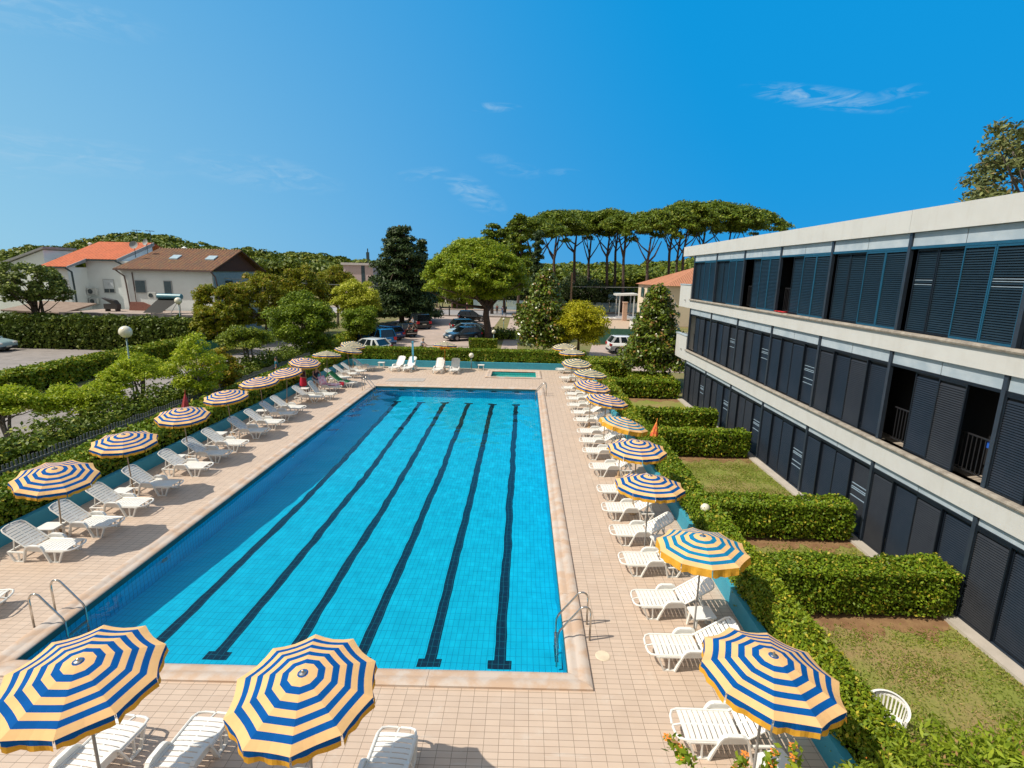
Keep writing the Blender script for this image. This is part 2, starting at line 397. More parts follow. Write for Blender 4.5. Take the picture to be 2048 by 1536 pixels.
grass = mat('grass_ground', (.16, .17, .045), .95, (.26, .19, .09), .55, bmp=.8, bsc=30, lo=.4, hi=.62)
nt = grass.node_tree; b = nt.nodes['Principled BSDF']; old = b.inputs['Base Color'].links[0].from_socket
o = mixc(nt, ramp(nt, noise(nt, 14, 5, .7), .4, .66, 0, .6), old, (.07, .10, .02)); nt.links.new(o, b.inputs['Base Color'])
sheet_with_holes('ground', [-2500, DX0, DX1, 2500], [-60, DY0, DY1, 4000], [(DX0, DX1, DY0, DY1)], -.03, grass)
lawn = mat('lawn', (.22, .25, .045), .95, (.33, .22, .11), .45, bmp=.9, bsc=45, lo=.42, hi=.66)
nt = lawn.node_tree; b = nt.nodes['Principled BSDF']; old = b.inputs['Base Color'].links[0].from_socket
o = mixc(nt, ramp(nt, noise(nt, 22, 6, .75), .42, .68, 0, .55), old, (.08, .11, .02)); nt.links.new(o, b.inputs['Base Color'])
struct(MB().quad((5.0, 1, -.02), (9.62, 1, -.02), (9.62, 40, -.02), (5.0, 40, -.02)).build('lawn', lawn, fix=False))
soil = mat('bare_soil', (.20, .105, .05), .95, (.28, .17, .08), 3, bmp=.8, bsc=40)
def soil_strip(x0, x1, y0, y1, seed):
    r = random.Random(seed); m = MB(); n = 40; top = []; bot = []
    for i in range(n+1):
        x = x0+(x1-x0)*i/n; e = r.uniform(-.12, .12)+.18*sin(i*.5+seed)+.1*sin(i*1.3)
        top.append((x, y1, -.012)); bot.append((x, y0+e, -.012))
    for i in range(n): m.quad(bot[i], bot[i+1], top[i+1], top[i])
    return struct(m.build('bare_soil', soil, fix=False))
SOIL = [(9.9, 10.5, 1), (13.35, 13.95, 2), (20.4, 20.9, 3), (30.7, 31.3, 4)]
for y0, y1, sd_ in SOIL: soil_strip(5.5, 9.62, y0, y1, sd_)
asph = mat('asphalt', (.30, .27, .26), .9, (.22, .20, .19), 1.2, bmp=.3, bsc=120)
park = mat('parking_paving', (.47, .37, .32), .9, (.38, .31, .27), .8, bmp=.3, bsc=90)
road = mat('road_asphalt', (.36, .35, .36), .9, (.30, .29, .30), .5)
strip = lambda n, pts, z, m: struct(MB().quad(*[(x, y, z) for x, y in pts]).build(n, m, fix=False))
strip('driveway', [(-25.6, 4), (-19.3, 4), (-19.3, 46), (-21, 60), (-26, 60), (-25.0, 46)], -.022, asph)
strip('upper_car_park', [(-70, 20), (-30.9, 20), (-30.6, 46), (-70, 46)], -.018, asph)
strip('car_park', [(-19.3, 41.5), (-4.6, 41.5), (-3.8, 89), (-19.3, 89)], -.014, park)
strip('entrance_path', [(-2.2, 50), (-.6, 50), (-.2, 92), (-2.2, 92)], -.010, park)
strip('side_yard', [(5.0, 41.5), (30, 38), (30, 60), (7.5, 56)], -.016, park)
strip('street', [(-120, 91), (90, 91), (90, 103.5), (-120, 103.5)], -.012, road)
strip('pavement', [(-120, 88.6), (90, 88.6), (90, 91), (-120, 91)], .08, mat('pavement_slabs', (.45, .36, .31), .9))
strip('forecourt', [(7.5, 62), (17.5, 62), (17.5, 88.6), (3, 88.6)], -.006, mat('forecourt_sand', (.52, .40, .30), .9))
strip('pavement', [(-120, 103.5), (90, 103.5), (90, 106.5), (-120, 106.5)], .08, MATS['pavement_slabs'])
mk = MB()
for i in range(-10, 10): mk.quad((i*9, 97.2, -.006), (i*9+4, 97.2, -.006), (i*9+4, 97.35, -.006), (i*9, 97.35, -.006))
for x in range(5): mk.quad((12+x*1.0, 91.3, -.006), (12.5+x*1.0, 91.3, -.006), (12.5+x, 94.3, -.006), (12+x, 94.3, -.006))
struct(mk.build('road_markings', mat('road_paint', (.75, .75, .72), .8), fix=False))
for (x0, y0, x1, y1) in [(-9.9, 52.3, -4.4, 52.6)]:
    struct(MB().box(x0, x1, y0-.05, y0+.05, -.02, .08).build('kerb', mat('kerb_stone', (.5, .45, .4), .9)))
# ------------------------------------------------------------------ pool
def wallm(name):
    m, nt, b = tilemat(name, (.008, .56, .90), (.007, .53, .86), (.003, .27, .50), .125, .245, .008, .3, dirt=(.8, .85, .9))
    return m
pool = empty('swimming_pool', (0, 0, 0), 0, 'long six-lane tiled swimming pool with pale stone coping in the paved deck', 'swimming pool')
floor_m, nt, b = tilemat('pool_floor_tiles', (.004, .62, .93), (.003, .59, .90), (.002, .34, .60), .125, .245, .006, .4)
def fz(y): return -1.05-1.1*min(1, max(0, (y-PY0)/11.5))-.004*max(0, y-20)
fl = MB(); ys = [PY0, 12, 16, 20, PY1]
for a, b_ in zip(ys, ys[1:]): fl.quad((PX0, a, fz(a)), (PX1, a, fz(a)), (PX1, b_, fz(b_)), (PX0, b_, fz(b_)))
pf = fl.build('pool_floor', floor_m, pool, fix=False)
# walls: tile pattern runs in each wall's own plane
def pwall(name, p0, p1, zb0, zb1, zt, m, parent):
    L = (Vector(p1)-Vector(p0)).length; a = atan2(p1[1]-p0[1], p1[0]-p0[0])
    me = MB().quad((0, 0, 0), (L, 0, 0), (L, 0+zt-zb1 if 0 else zt-zb0, 0), (0, zt-zb0, 0)).mesh(name, m, fix=False)
    o = link(name, me, parent, (p0[0], p0[1], zb0), (RAD(90), 0, a)); return o
wm_ = wallm('pool_wall_tiles')
side_ws = [pwall('pool_wall', (PX1, PY0), (PX1, PY1), -2.35, -2.35, .0, wm_, pool), pwall('pool_wall', (PX0, PY1), (PX0, PY0), -2.35, -2.35, .0, wm_, pool),
           pwall('pool_wall', (PX1, PY1), (PX0, PY1), -2.35, -2.35, .0, wm_, pool), pwall('pool_wall', (PX0, PY0), (PX1, PY0), -2.35, -2.35, .0, wm_, pool)]
dark = tilemat('dark_tile', (.004, .018, .040), (.003, .014, .032), (.01, .14, .20), .125, .245, .006, .4)[0]
LX = [-.34-1.5*k for k in range(6)]
for x in LX:
    l = MB(); e = .006; h = .125; yy = [9.66, 12, 16, 20, 31.55]
    for a, b_ in zip(yy, yy[1:]): l.quad((x-h, a, fz(a)+e), (x+h, a, fz(a)+e), (x+h, b_, fz(b_)+e), (x-h, b_, fz(b_)+e))
    for a in (9.415, 31.55): l.quad((x-.25, a, fz(a)+e), (x+.25, a, fz(a)+e), (x+.25, a+.245, fz(a+.245)+e), (x-.25, a+.245, fz(a+.245)+e))
    l.build('lane_line', dark, pool, fix=False)
    t = MB(); y = PY1-.008
    t.quad((x-.3, y, -.22), (x+.3, y, -.22), (x+.3, y, -.34), (x-.3, y, -.34)); t.quad((x-.16, y, -.34), (x+.16, y, -.34), (x+.16, y, -.55), (x-.16, y, -.55))
    t.build('wall_target', dark, pool, fix=False)
gut = mat('gutter_in_shade', (.02, .12, .13), .5)  # gutter strip above the water, its shadow put into the dark colour
g = MB()
for (x0, y0, x1, y1) in [(PX0, PY0, PX0, PY1), (PX1, PY0, PX1, PY1), (PX0, PY1, PX1, PY1)]:
    dx = .004 if x0 == x1 == PX0 else (-.004 if x0 == x1 else 0); dy = -.004 if y0 == y1 else 0
    g.quad((x0+dx, y0+dy, -.15), (x1+dx, y1+dy, -.15), (x1+dx, y1+dy, .0), (x0+dx, y0+dy, .0))
g.build('gutter', gut, pool, fix=False)
stone = mat('coping_stone', (.50, .355, .255), .65, (.53, .45, .39), 2.2, bmp=.15, bsc=30, lo=.42, hi=.58)
prof = [(0, -.06), (0, .0), (.015, .022), (.10, .046), (.175, .034), (.20, .036), (.25, .058), (.32, .068), (.385, .060), (.425, .040), (.43, -.02)]
def coping(parent, X0, X1, Y0, Y1, W, step, hgt=1.0):
    f = W/.43
    sides = [((X0, Y0), (X1, Y0), (0, -1)), ((X1, Y0), (X1, Y1), (1, 0)), ((X1, Y1), (X0, Y1), (0, 1)), ((X0, Y1), (X0, Y0), (-1, 0))]
    for p, q, o_ in sides:
        P = Vector((*p, 0)); Q = Vector((*q, 0)); d = (Q-P).normalized(); L = (Q-P).length; n = max(1, round(L/step)); O = Vector((*o_, 0))
        for i in range(n):
            a, b_ = L*i/n+.003, L*(i+1)/n-.003
            vs = []
            for t, end in ((a, -1 if i == 0 else 0), (b_, 1 if i == n-1 else 0)):
                for (w_, z_) in prof: vs.append(P+d*(t+end*w_*f)+O*w_*f+Vector((0, 0, z_*hgt)))
            k = len(prof); mb = MB(); mb.add(vs, [(j, j+1, k+j+1, k+j) for j in range(k-1)]+[tuple(range(k)), tuple(range(k, 2*k))[::-1]])
            mb.build('coping_stone', stone, parent, smooth=True)
coping(pool, PX0, PX1, PY0, PY1, CW, 2.35)
for y in (12.6, 20.5, 28.0):      # underwater lights on the shaded long wall
    m = MB(); m.lathe([(.0, .03), (.085, .03), (.10, .015), (.115, .0)], 16)
    o = m.build('underwater_light', mat('light_rim', (.25, .33, .38), .3), pool); o.location = (PX0+.002, y, -.62); o.rotation_euler = (0, RAD(90), 0)
# water
def water(name, x0, x1, y0, y1, z, tint, lab):
    """rippled surface as real geometry, so that it bends the view and the sunlight by itself"""
    m, nt, b = nodes(name+'_surface')
    nt.nodes.remove(b); out = nt.nodes['Material Output']
    gl = N(nt, 'ShaderNodeBsdfGlass'); gl.inputs['Color'].default_value = (*tint, 1); gl.inputs['IOR'].default_value = 1.33; gl.inputs['Roughness'].default_value = 0
    nt.links.new(gl.outputs[0], out.inputs[0])
    st = .075; nx, ny = int((x1-x0)/st), int((y1-y0)/st)
    X, Y = np.meshgrid(np.linspace(x0, x1, nx+1), np.linspace(y0, y1, ny+1)); Z = np.zeros_like(X); r = np.random.RandomState(3)
    for lam, slope, k in ((2.4, .010, 5), (1.25, .013, 7), (.65, .009, 8), (.32, .009, 9)):
        for _ in range(k):
            a = r.uniform(0, 2*pi) if lam < 1 else r.normal(1.4, .75); l = lam*r.uniform(.8, 1.25); kk = 2*pi/l
            Z += slope/sqrt(k)*1.4/kk*np.sin(kk*(X*cos(a)+Y*sin(a))+r.uniform(0, 6.28))
    V = np.stack([X, Y, Z+z], 2).reshape(-1, 3); q = np.arange(ny)[:, None]*(nx+1)+np.arange(nx)[None, :]
    Q = np.stack([q, q+1, q+nx+2, q+nx+1], 2).reshape(-1, 4)
    me = bpy.data.meshes.new('water'); me.from_pydata(V.tolist(), [], Q.tolist()); me.materials.append(m); me.polygons.foreach_set('use_smooth', [True]*len(Q)); me.update()
    o = link('water', me); o['label'] = lab; o.cycles.is_caustics_caster = True; return struct(o)
wat = water('pool_water', PX0, PX1, PY0, PY1, -.13, (.93, 1.0, 1.0), 'clear rippled blue water of the long pool')
kp = empty('paddling_pool', (0, 0, 0), 0, 'small shallow rectangular pool near the far hedge with green-blue water', 'paddling pool')
kf, nt, b = tilemat('paddling_tiles', (.08, .62, .60), (.07, .58, .57), (.01, .2, .24), .125, .245, .006, .4)
m = MB().quad((KX0, KY0, -.55), (KX1, KY0, -.55), (KX1, KY1, -.55), (KX0, KY1, -.55)).build('pool_floor', kf, kp, fix=False)
for p, q in (((KX1, KY0), (KX1, KY1)), ((KX0, KY1), (KX0, KY0)), ((KX1, KY1), (KX0, KY1)), ((KX0, KY0), (KX1, KY0))): pwall('pool_wall', p, q, -.6, -.6, 0, kf, kp)
coping(kp, KX0, KX1, KY0, KY1, .40, 1.6)
kw = water('paddling_water', KX0, KX1, KY0, KY1, -.16, (.90, 1.0, .97), 'green-blue water of the small paddling pool')
sl.cycles.is_caustics_light = True
for o in list(pool.children)+list(kp.children): o.cycles.is_caustics_receiver = True
# low blue boundary walls
blue = mat('blue_wall_paint', (.045, .33, .46), .7, (.04, .29, .41), 1.5, bmp=.1)
def lowwall(x0, x1, y0, y1, h, lab):
    return tag(MB().box(x0, x1, y0, y1, -.05, h).build('low_wall', blue), lab, 'wall')
lowwall(-13.88, -13.7, 1, 40.38, .46, 'low turquoise painted wall running behind the loungers backed by the picket fence hedge')
lowwall(-13.7, 4.9, 40.2, 40.38, .50, 'low turquoise wall across the far end of the deck')
lowwall(4.9, 5.05, 1, 40.38, .46, 'low turquoise wall between the deck and the hedge of the apartment gardens')
# grey rubber mat on the deck at the far end
p = [GZ(*q, .006) for q in ((781, 756.5), (852, 757), (847, 763), (770, 762.5))]
tag(MB().prism([(a.x, a.y, .004) for a in p], (0, 0, .012)).build('rubber_mat', mat('mat_grey', (.42, .38, .35), .9)), 'thin grey mat lying on the deck beyond the far pool edge', 'mat')
tag(MB().lathe([(0, .012), (.13, .012), (.15, .004)], 20).build('drain_cover', mat('cover', (.74, .62, .46), .5), loc=(1.73, 8.98, 0)), 'round cream skimmer cover in the deck beside the chrome ladder', 'drain cover')
# ------------------------------------------------------------------ sun loungers
plastic = mat('white_plastic', (.80, .79, .76), .42, (.76, .75, .71), 3, spec=.45)
plastic2 = mat('weathered_plastic', (.72, .71, .67), .5, (.64, .62, .58), 4, spec=.4)
def slats(m, x0, n, pitch, w, y, z, T=None):
    for i in range(n):
        x = x0+i*pitch
        for sy in (-1, 1):      # two half slats with a centre rib: the slots stop at the rib
            pts = []
            k = 3
            for j in range(k):
                ya, yb = sy*(.012+(y-.012)*j/k), sy*(.012+(y-.012)*(j+1)/k)
                za = z-.018*(ya/y)**4; zb = z-.018*(yb/y)**4
                vs = [(x, ya, za-.012), (x+w, ya, za-.012), (x+w, yb, zb-.012), (x, yb, zb-.012), (x, ya, za), (x+w, ya, za), (x+w, yb, zb), (x, yb, zb)]
                m.add(vs, [(0, 3, 2, 1), (4, 5, 6, 7), (0, 1, 5, 4), (1, 2, 6, 5), (2, 3, 7, 6), (3, 0, 4, 7)])
def make_lounger(ang, pm, wheels=False):
    root = empty('sun_lounger', (0, 0, 0)); root['category'] = 'sun lounger'
    W = .31; Z = .335
    m = MB()
    slats(m, .15, 10, .0885, .072, W-.03, Z)
    m.box(.15, 1.02, -.013, .013, Z-.014, Z-.001)
    for s in (-1, 1):
        m.tube([(.02, s*.02, Z-.045), (.03, s*.18, Z-.035), (.07, s*(W-.045), Z-.02), (.16, s*(W-.012), Z-.012), (1.04, s*(W-.012), Z-.012)], .021, 7)
        m.box(.15, 1.03, s*(W-.02)-.012, s*(W-.02)+.012, Z-.055, Z-.012)
    m.bar((.02, 0, Z-.045), (.16, 0, Z-.01), .011, .013)
    m.build('seat', pm, root, smooth=True)
    b = MB(); slats(b, .03, 9, .087, .070, W-.03, 0)
    b.box(.02, .84, -.013, .013, -.013, -.001)
    for s in (-1, 1): b.tube([(0, s*(W-.012), -.005), (.74, s*(W-.012), -.005), (.82, s*(W-.05), -.005), (.855, s*.13, -.004), (.862, s*.02, -.004)], .020, 7)
    b.box(.80, .85, -.17, .17, -.012, .004)
    bo = b.build('backrest', pm, root, smooth=True); bo.location = (1.03, 0, Z); bo.rotation_euler = (0, -ang, 0)
    for s in (-1, 1):
        y = s*(W+.002)
        a = MB()     # side arch with raised arm
        P = [(.52, 0), (.60, .20), (.675, .37), (.72, .425), (.78, .445), (1.0, .445), (1.06, .42), (1.11, .33), (1.15, .17), (1.19, 0)]
        for (xa, za), (xb, zb) in zip(P, P[1:]): a.bar((xa, y+s*.012, za), (xb, y+s*.012, zb), .015, .034)
        a.prism([(.675, y-.008, .28), (.685, y-.008, .38), (.74, y-.008, .43), (1.03, y-.008, .43), (1.085, y-.008, .36), (1.1, y-.008, .30)], (0, .016, 0))
        a.build('armrest', pm, root)
        for q in (0, 1):
            l = MB()
            if q == 0:
                l.bar((.20, y, .30), (.315, y, .0), .016, .024); l.bar((.315, y, .012), (.53, y, .012), .012, .024)
                l.bar((.40, y, .30), (.415, y, .01), .011, .018); l.bar((.16, y, .30), (.68, y, .30), .014, .02)
            else:
                l.bar((1.19, y, .012), (1.42, y, .012), .012, .024); l.bar((1.42, y, .0), (1.56, y, .27), .018, .026)
                l.bar((1.31, y, .01), (1.32, y, .25), .011, .018); l.bar((1.12, y, .255), (1.58, y, .265), .014, .022)
            l.build('leg', pm, root)
    f = MB(); L = .55; bx, bz = 1.03+L*cos(ang), Z+L*sin(ang)
    for s in (-1, 1): f.bar((bx, s*.2, bz-.02), (1.5, s*.22, .28), .012, .012)
    f.box(1.545, 1.585, -W, W, .24, .275)
    f.build('back_support', pm, root)
    return root
LP = {}
def lounger(kind, x, y, rz, label, group):
    ang, pm = {'L': (RAD(38), plastic), 'R': (RAD(33), plastic), 'F': (RAD(50), plastic), 'S': (RAD(40), plastic2), 'T': (RAD(55), plastic2), 'Z': (RAD(0), plastic)}[kind]
    if kind not in LP: LP[kind] = make_lounger(ang, pm); r = LP[kind]
    else: r = clone(LP[kind])
    r.location = (x, y, 0); r.rotation_euler = (0, 0, rz); r['label'] = label; r['group'] = group; return r
GL = 'white loungers along the hedge with the picket fence'
ORD = ['first', 'second', 'third', 'fourth', 'fifth', 'sixth', 'seventh', 'eighth', 'ninth', 'tenth', 'eleventh', 'twelfth', 'thirteenth', 'fourteenth', 'fifteenth', 'sixteenth', 'seventeenth', 'eighteenth', 'nineteenth']
Ly = [11.82, 13.09, 14.34, 15.82, 17.48, 18.84, 20.11, 21.82, 23.23, 24.7, 25.88, 28.37]
for i, y in enumerate(Ly):
    lounger('L', -11.26+random.uniform(-.05, .05), y+.31, pi+random.uniform(-.03, .03),
            f'white slatted sun lounger, {ORD[i]} of the fenced-hedge row counted from the near end', GL)
lounger('T', -10.75, 29.3, pi+.02, 'greyish lounger with a steep back pulled forward, beside the pink towels', GL)
lounger('L', -11.15, 31.26, pi, 'white lounger with pink towels spread over its foot end', GL)
lounger('S', -10.60, 32.62, pi+.05, 'lounger with the green towel over its back by the corner ladder', GL)
lounger('L', -11.5, 34.1, pi-.05, 'white lounger with an empty seat just beyond the green towel', GL)
lounger('L', -11.4, 35.55, pi+.03, 'nearer of two parallel white loungers short of the corner table', GL)
lounger('L', -11.2, 36.55, pi+.03, 'farther of two parallel white loungers short of the corner table', GL)
lounger('S', -10.9, 38.3, pi+.08, 'lounger in the deck corner with the small white table at its side', GL)
lounger('S', -11.0, 9.95, pi+.22, 'shaded lounger foot cut off by the picture edge above the chrome ladder', GL)
GR = 'white loungers along the apartment hedge'
Ry = [6.79, 8.63, 10.13, 11.79, 13.29, 14.8, 16.21, 18.34, 20.15, 21.5, 22.85, 24.78, 26.2, 27.8, 29.3, 30.5, 32.2, 35.5, 38.8]
for i, y in enumerate(Ry):
    lounger('R', 2.58+random.uniform(-.05, .05), y+.31, random.uniform(-.03, .03),
            f'white slatted sun lounger, {ORD[i]} of the apartment-hedge row counted from the near end', GR)
lounger('R', 2.25, 5.35, .05, 'lounger foot rising from the bottom edge beside the orange lantana sprig', GR)
GF = 'white loungers facing the near end of the pool'
for x, y, lab in ((-4.86, 7.15, 'lounger in shade between the two big near parasols'), (-1.82, 6.95, 'lounger just past the middle near parasol, in its shadow'),
                  (-2.95, 6.2, 'lounger mostly hidden under the middle near parasol'), (-6.1, 7.05, 'sunlit lounger poking out from under the bottom corner parasol')):
    lounger('R', x, y, -pi/2+(-.12 if x < -6 else -.05), lab, GF)
GW = 'white loungers with raised backs against the far turquoise wall'
for x, y, rz, lab in ((-9.75, 37.9, pi*1.5-.35, 'raised lounger by the small table at the far wall'), (-8.75, 37.75, pi*1.5-.25, 'raised lounger next to the blue shower post'),
                  (-6.35, 37.4, pi*1.5-.1, 'far-wall lounger on the shower side of the orange parasol pole'), (-5.05, 37.35, pi*1.5, 'far-wall lounger on the paddling pool side of the orange pole')):
    lounger('F', x, y, pi-(rz-pi*.5)-.0+pi, lab, GW) if 0 else lounger('F', x, y, pi/2+(rz-pi*1.5), lab, GW)
# ------------------------------------------------------------------ side tables
def make_table():
    r = empty('side_table', (0, 0, 0)); r['category'] = 'table'
    m = MB(); P = []
    for k in range(4):
        cx, cy = (.20, .17)[0]*(1 if k in (0, 3) else -1), .17*(1 if k < 2 else -1)
        for j in range(4): a = k*pi/2+j*pi/6; P.append((cx+.05*cos(a), cy+.05*sin(a), .385))
    m.prism(P, (0, 0, .022)); m.build('table_top', plastic, r)
    for sx in (-1, 1):
        for sy in (-1, 1):
            MB().bar((sx*.17, sy*.15, .385), (sx*.21, sy*.18, 0), .016, .03).build('leg', plastic, r)
    return r
tb = make_table(); used = False
for x, y, rz, lab in [(-12.75, 12.93, .05, 'small white table between the nearest two fence-side loungers'), (-12.6, 15.3, 0, 'white table at the foot of the second fence-side parasol'),
                  (-12.9, 18.4, .1, 'white table at the foot of the third fence-side parasol'), (-12.95, 21.3, 0, 'white table beside the fourth fence-side parasol pole'),
                  (-13.0, 25.1, .2, 'white table under the fifth fence-side parasol'), (-13.0, 30.2, 0, 'white table beside the woman in the red skirt'),
                  (-12.3, 33.2, .3, 'white table behind the lounger with the green towel'), (3.95, 9.85, .1, 'white table under the turquoise parasol nearest the camera'), (3.9, 6.35, .25, 'white table beside the nearest apartment-side parasol pole'),
                  (-10.95, 39.7, 0, 'white table at the corner of the far wall'), (-5.75, 38.75, 0, 'white table between two raised far-wall loungers'),
                  (-3.2, 39.6, 0, 'lone white table by the far wall near the paddling pool'), (3.9, 19.6, .1, 'white table beside the mid-row apartment-side loungers'), (3.9, 13.0, .3, 'white table behind the fourth apartment-side lounger')]:
    place(tb, used, (x, y, 0), rz, lab, 'small white poolside tables'); used = True
# ------------------------------------------------------------------ parasols
cream = mat('cream_cloth', (.86, .535, .25), .85, (.82, .505, .235), 5); royal = mat('royal_blue_cloth', (.001, .098, .37), .85, (.001, .085, .32), 5)
pale = mat('faded_cream_cloth', (.76, .60, .33), .85); turq = mat('turquoise_cloth', (.005, .24, .46), .85, (.01, .17, .36), 6); yel = mat('yellow_cloth', (.80, .42, .05), .85)
orange = mat('orange_cloth', (.85, .30, .04), .8)
polem = mat('pole_wood', (.38, .27, .17), .6, (.30, .22, .15), 8); steel = mat('steel', (.55, .55, .56), .25, met=1.0); greypole = mat('grey_pole', (.30, .28, .26), .5)
for mm in (cream, royal, pale, turq, yel, orange):        # cloth lets some sun through
    mm.node_tree.nodes['Principled BSDF'].inputs['Specular IOR Level'].default_value = .12
    nt = mm.node_tree; b = nt.nodes['Principled BSDF']; tr = N(nt, 'ShaderNodeBsdfTranslucent')
    nt.links.new(b.inputs['Base Color'].links[0].from_socket, tr.inputs[0]); mxs = N(nt, 'ShaderNodeMixShader'); mxs.inputs[0].default_value = .12
    nt.links.new(b.outputs[0], mxs.inputs[1]); nt.links.new(tr.outputs[0], mxs.inputs[2]); nt.links.new(mxs.outputs[0], nt.nodes['Material Output'].inputs[0])
UR, UH, NR = .9, .25, 10
def uz(t): return UH*(1-t**1.25)
def canopy_mesh(m1, m2):
    m = MB(); edges = [0, .075, .20, .30, .40, .495, .59, .68, .775, .87, 1.0]; sub = 4
    for k in range(NR):
        a0, a1 = 2*pi*k/NR, 2*pi*(k+1)/NR
        for i in range(len(edges)-1):
            for h in range(2):
                t0 = edges[i]+(edges[i+1]-edges[i])*h/2; t1 = edges[i]+(edges[i+1]-edges[i])*(h+1)/2
                if t1 <= 0: continue
                for j in range(sub):
                    q = []
                    for t, u in ((t0, j/sub), (t1, j/sub), (t1, (j+1)/sub), (t0, (j+1)/sub)):
                        p = Vector((cos(a0), sin(a0), 0)).lerp(Vector((cos(a1), sin(a1), 0)), u)*UR*t
                        sag = sin(pi*u)
                        p *= 1-.035*sag*t**3
                        q.append((p.x, p.y, uz(t)-.022*sag*t*t))
                    m.quad(*q, k=(1 if i % 2 == 0 else 0))
    bm = m
    return m.mesh('canopy', [m1, m2], smooth=False, fix=False)
def valance_mesh(k, m1, m2, split):
    m = MB(); r = random.Random(k*7+3); a0, a1 = 2*pi*k/NR, 2*pi*(k+1)/NR; n = 10; hs = [0, .075, .15]
    ph = r.uniform(0, 6)
    for i in range(2):
        for j in range(n):
            q = []
            for h, u in ((hs[i], j/n), (hs[i+1], j/n), (hs[i+1], (j+1)/n), (hs[i], (j+1)/n)):
                uu = .02+.96*u; p = Vector((cos(a0), sin(a0), 0)).lerp(Vector((cos(a1), sin(a1), 0)), uu)*UR
                p *= 1-.035*sin(pi*uu); wv = sin(u*13+ph)*.020*(h/.15)
                p *= 1+wv+.10*h
                q.append((p.x, p.y, -.022*sin(pi*uu)-h-.012*sin(u*17+ph)*(h/.15)))
            m.quad(*q, k=i if split else 1)
    return m.mesh('valance', [m1, m2], fix=False)
UM = {}
mat('faded_blue_cloth', (.015, .10, .17), .85)
def umesh(kind):
    if kind in UM: return UM[kind]
    a, b_, v1, v2, sp = {'B': (cream, royal, royal, yel, True), 'T': (cream, turq, turq, yel, False), 'P': (pale, mat('faded_blue_cloth', (.015, .10, .17), .85), MATS['royal_blue_cloth'], yel, True)}[kind]
    cm = canopy_mesh(a, b_); vm = [valance_mesh(k, v1, v2, sp) for k in range(NR)]
    UM[kind] = (cm, vm); return UM[kind]
rib = MB(); rib.tube([(0.02, 0, UH-.05), (UR*.5, 0, uz(.5)-.012), (UR*.985, 0, -.008), (UR*1.0, 0, -.035)], .006, 5); ribm = rib.mesh('rib', steel)
cap = MB(); cap.lathe([(0, .045), (.012, .04), (.016, .012), (.045, .004), (.05, -.004)], 14); capm = cap.mesh('cap', steel, True)
hub = MB(); hub.lathe([(.0, 0), (.03, 0), (.03, -.06), (0, -.06)], 10); hubm = hub.mesh('hub', plastic)
pm_ = {}
def pmesh(mm):
    if mm.name not in pm_:
        a = MB(); a.lathe([(0.001, 1), (.019, 1), (.019, 0), (.001, 0)], 10); pm_[mm.name] = a.mesh('pole', mm, True)
    return pm_[mm.name]
bs = MB(); bs.lathe([(0, .24), (.045, .24), (.055, .05), (.12, .03), (.13, 0)], 14); basem = bs.mesh('base', mat('base_tan', (.50, .34, .2), .7), True)
def umbrella(kind, c, tx, ty, ph, label, group, pole=polem, R=.9, foot=None):
    n = Vector((sin(tx), sin(ty), 0)); n.z = sqrt(1-n.x**2-n.y**2)
    c = Vector(c); J = c-n*.42
    fx, fy = (foot if foot else (J.x, J.y))
    root = empty('parasol', (fx, fy, 0), 0, label, 'parasol', group)
    a = Vector((0, 1, 0)).cross(n).normalized(); b_ = n.cross(a)
    M3 = Matrix((a, b_, n)).transposed().to_4x4()
    q = (M3 @ Matrix.Rotation(ph, 4, 'Z')); loc = c-Vector((fx, fy, 0)); s = R/.9
    cm, vm = umesh(kind)
    def put(name, me, mat4, sc=(s, s, s)):
        o = link(name, me, root); o.matrix_local = Matrix.Translation(loc) @ mat4 @ Matrix.Diagonal((*sc, 1)); return o
    put('canopy', cm, q)
    for v in vm: put('valance', v, q)
    for k in range(NR): put('rib', ribm, q @ Matrix.Rotation(2*pi*k/NR, 4, 'Z'))
    put('cap', capm, q @ Matrix.Translation((0, 0, UH*s)))
    h = put('hub', hubm, q @ Matrix.Translation((0, 0, UH*s-.02)))
    # lower pole from the foot to the joint, upper pole from the joint to the cap
    for p0, p1, nm in ((Vector((0, 0, 0)), J-Vector((fx, fy, 0)), 'pole'), (J-Vector((fx, fy, 0)), c+n*UH*s-Vector((fx, fy, 0)), 'tilt_pole')):
        d = p1-p0; o = link(nm, pmesh(pole), root); o.matrix_local = Matrix.Translation(p0) @ d.to_track_quat('Z', 'Y').to_matrix().to_4x4() @ Matrix.Diagonal((1, 1, d.length, 1))
    link('base', basem, root)
    return root
GU1 = 'striped parasols along the fence-side loungers'; GU2 = 'striped parasols along the apartment hedge'; GU3 = 'big striped parasols at the near end'
for i, (x, y, z, tx, ty, ft) in enumerate([(-12.1, 12.66, 1.95, .147, -.128, (-12.72, 13.2)), (-12.54, 15.62, 1.92, .055, -.10, (-12.78, 16.0)), (-12.75, 18.8, 1.90, .053, -.128, (-13.0, 19.3)),
        (-12.85, 21.88, 1.9, -.036, -.12, (-13.02, 22.4)), (-12.87, 24.8, 1.92, -.054, -.08, (-13.0, 25.28)), (-12.85, 27.55, 1.85, -.1, -.131, (-13.05, 27.95)), (-13.1, 30.75, 1.88, .12, -.118, (-13.2, 31.2)),
        (-12.6, 33.0, 2.0, .014, .1, (-12.75, 33.2)), (-12.0, 35.4, 2.0, .15, .053, (-12.05, 35.8)), (-12.6, 38.2, 1.95, .14, -.05, (-12.85, 38.8))]):
    umbrella('B' if i < 7 else 'P', (x, y, z), tx, ty, i*.9, (f'cream and blue striped parasol, {ORD[i]} of the fence-side line from the near end'), GU1, polem, .9, ft)
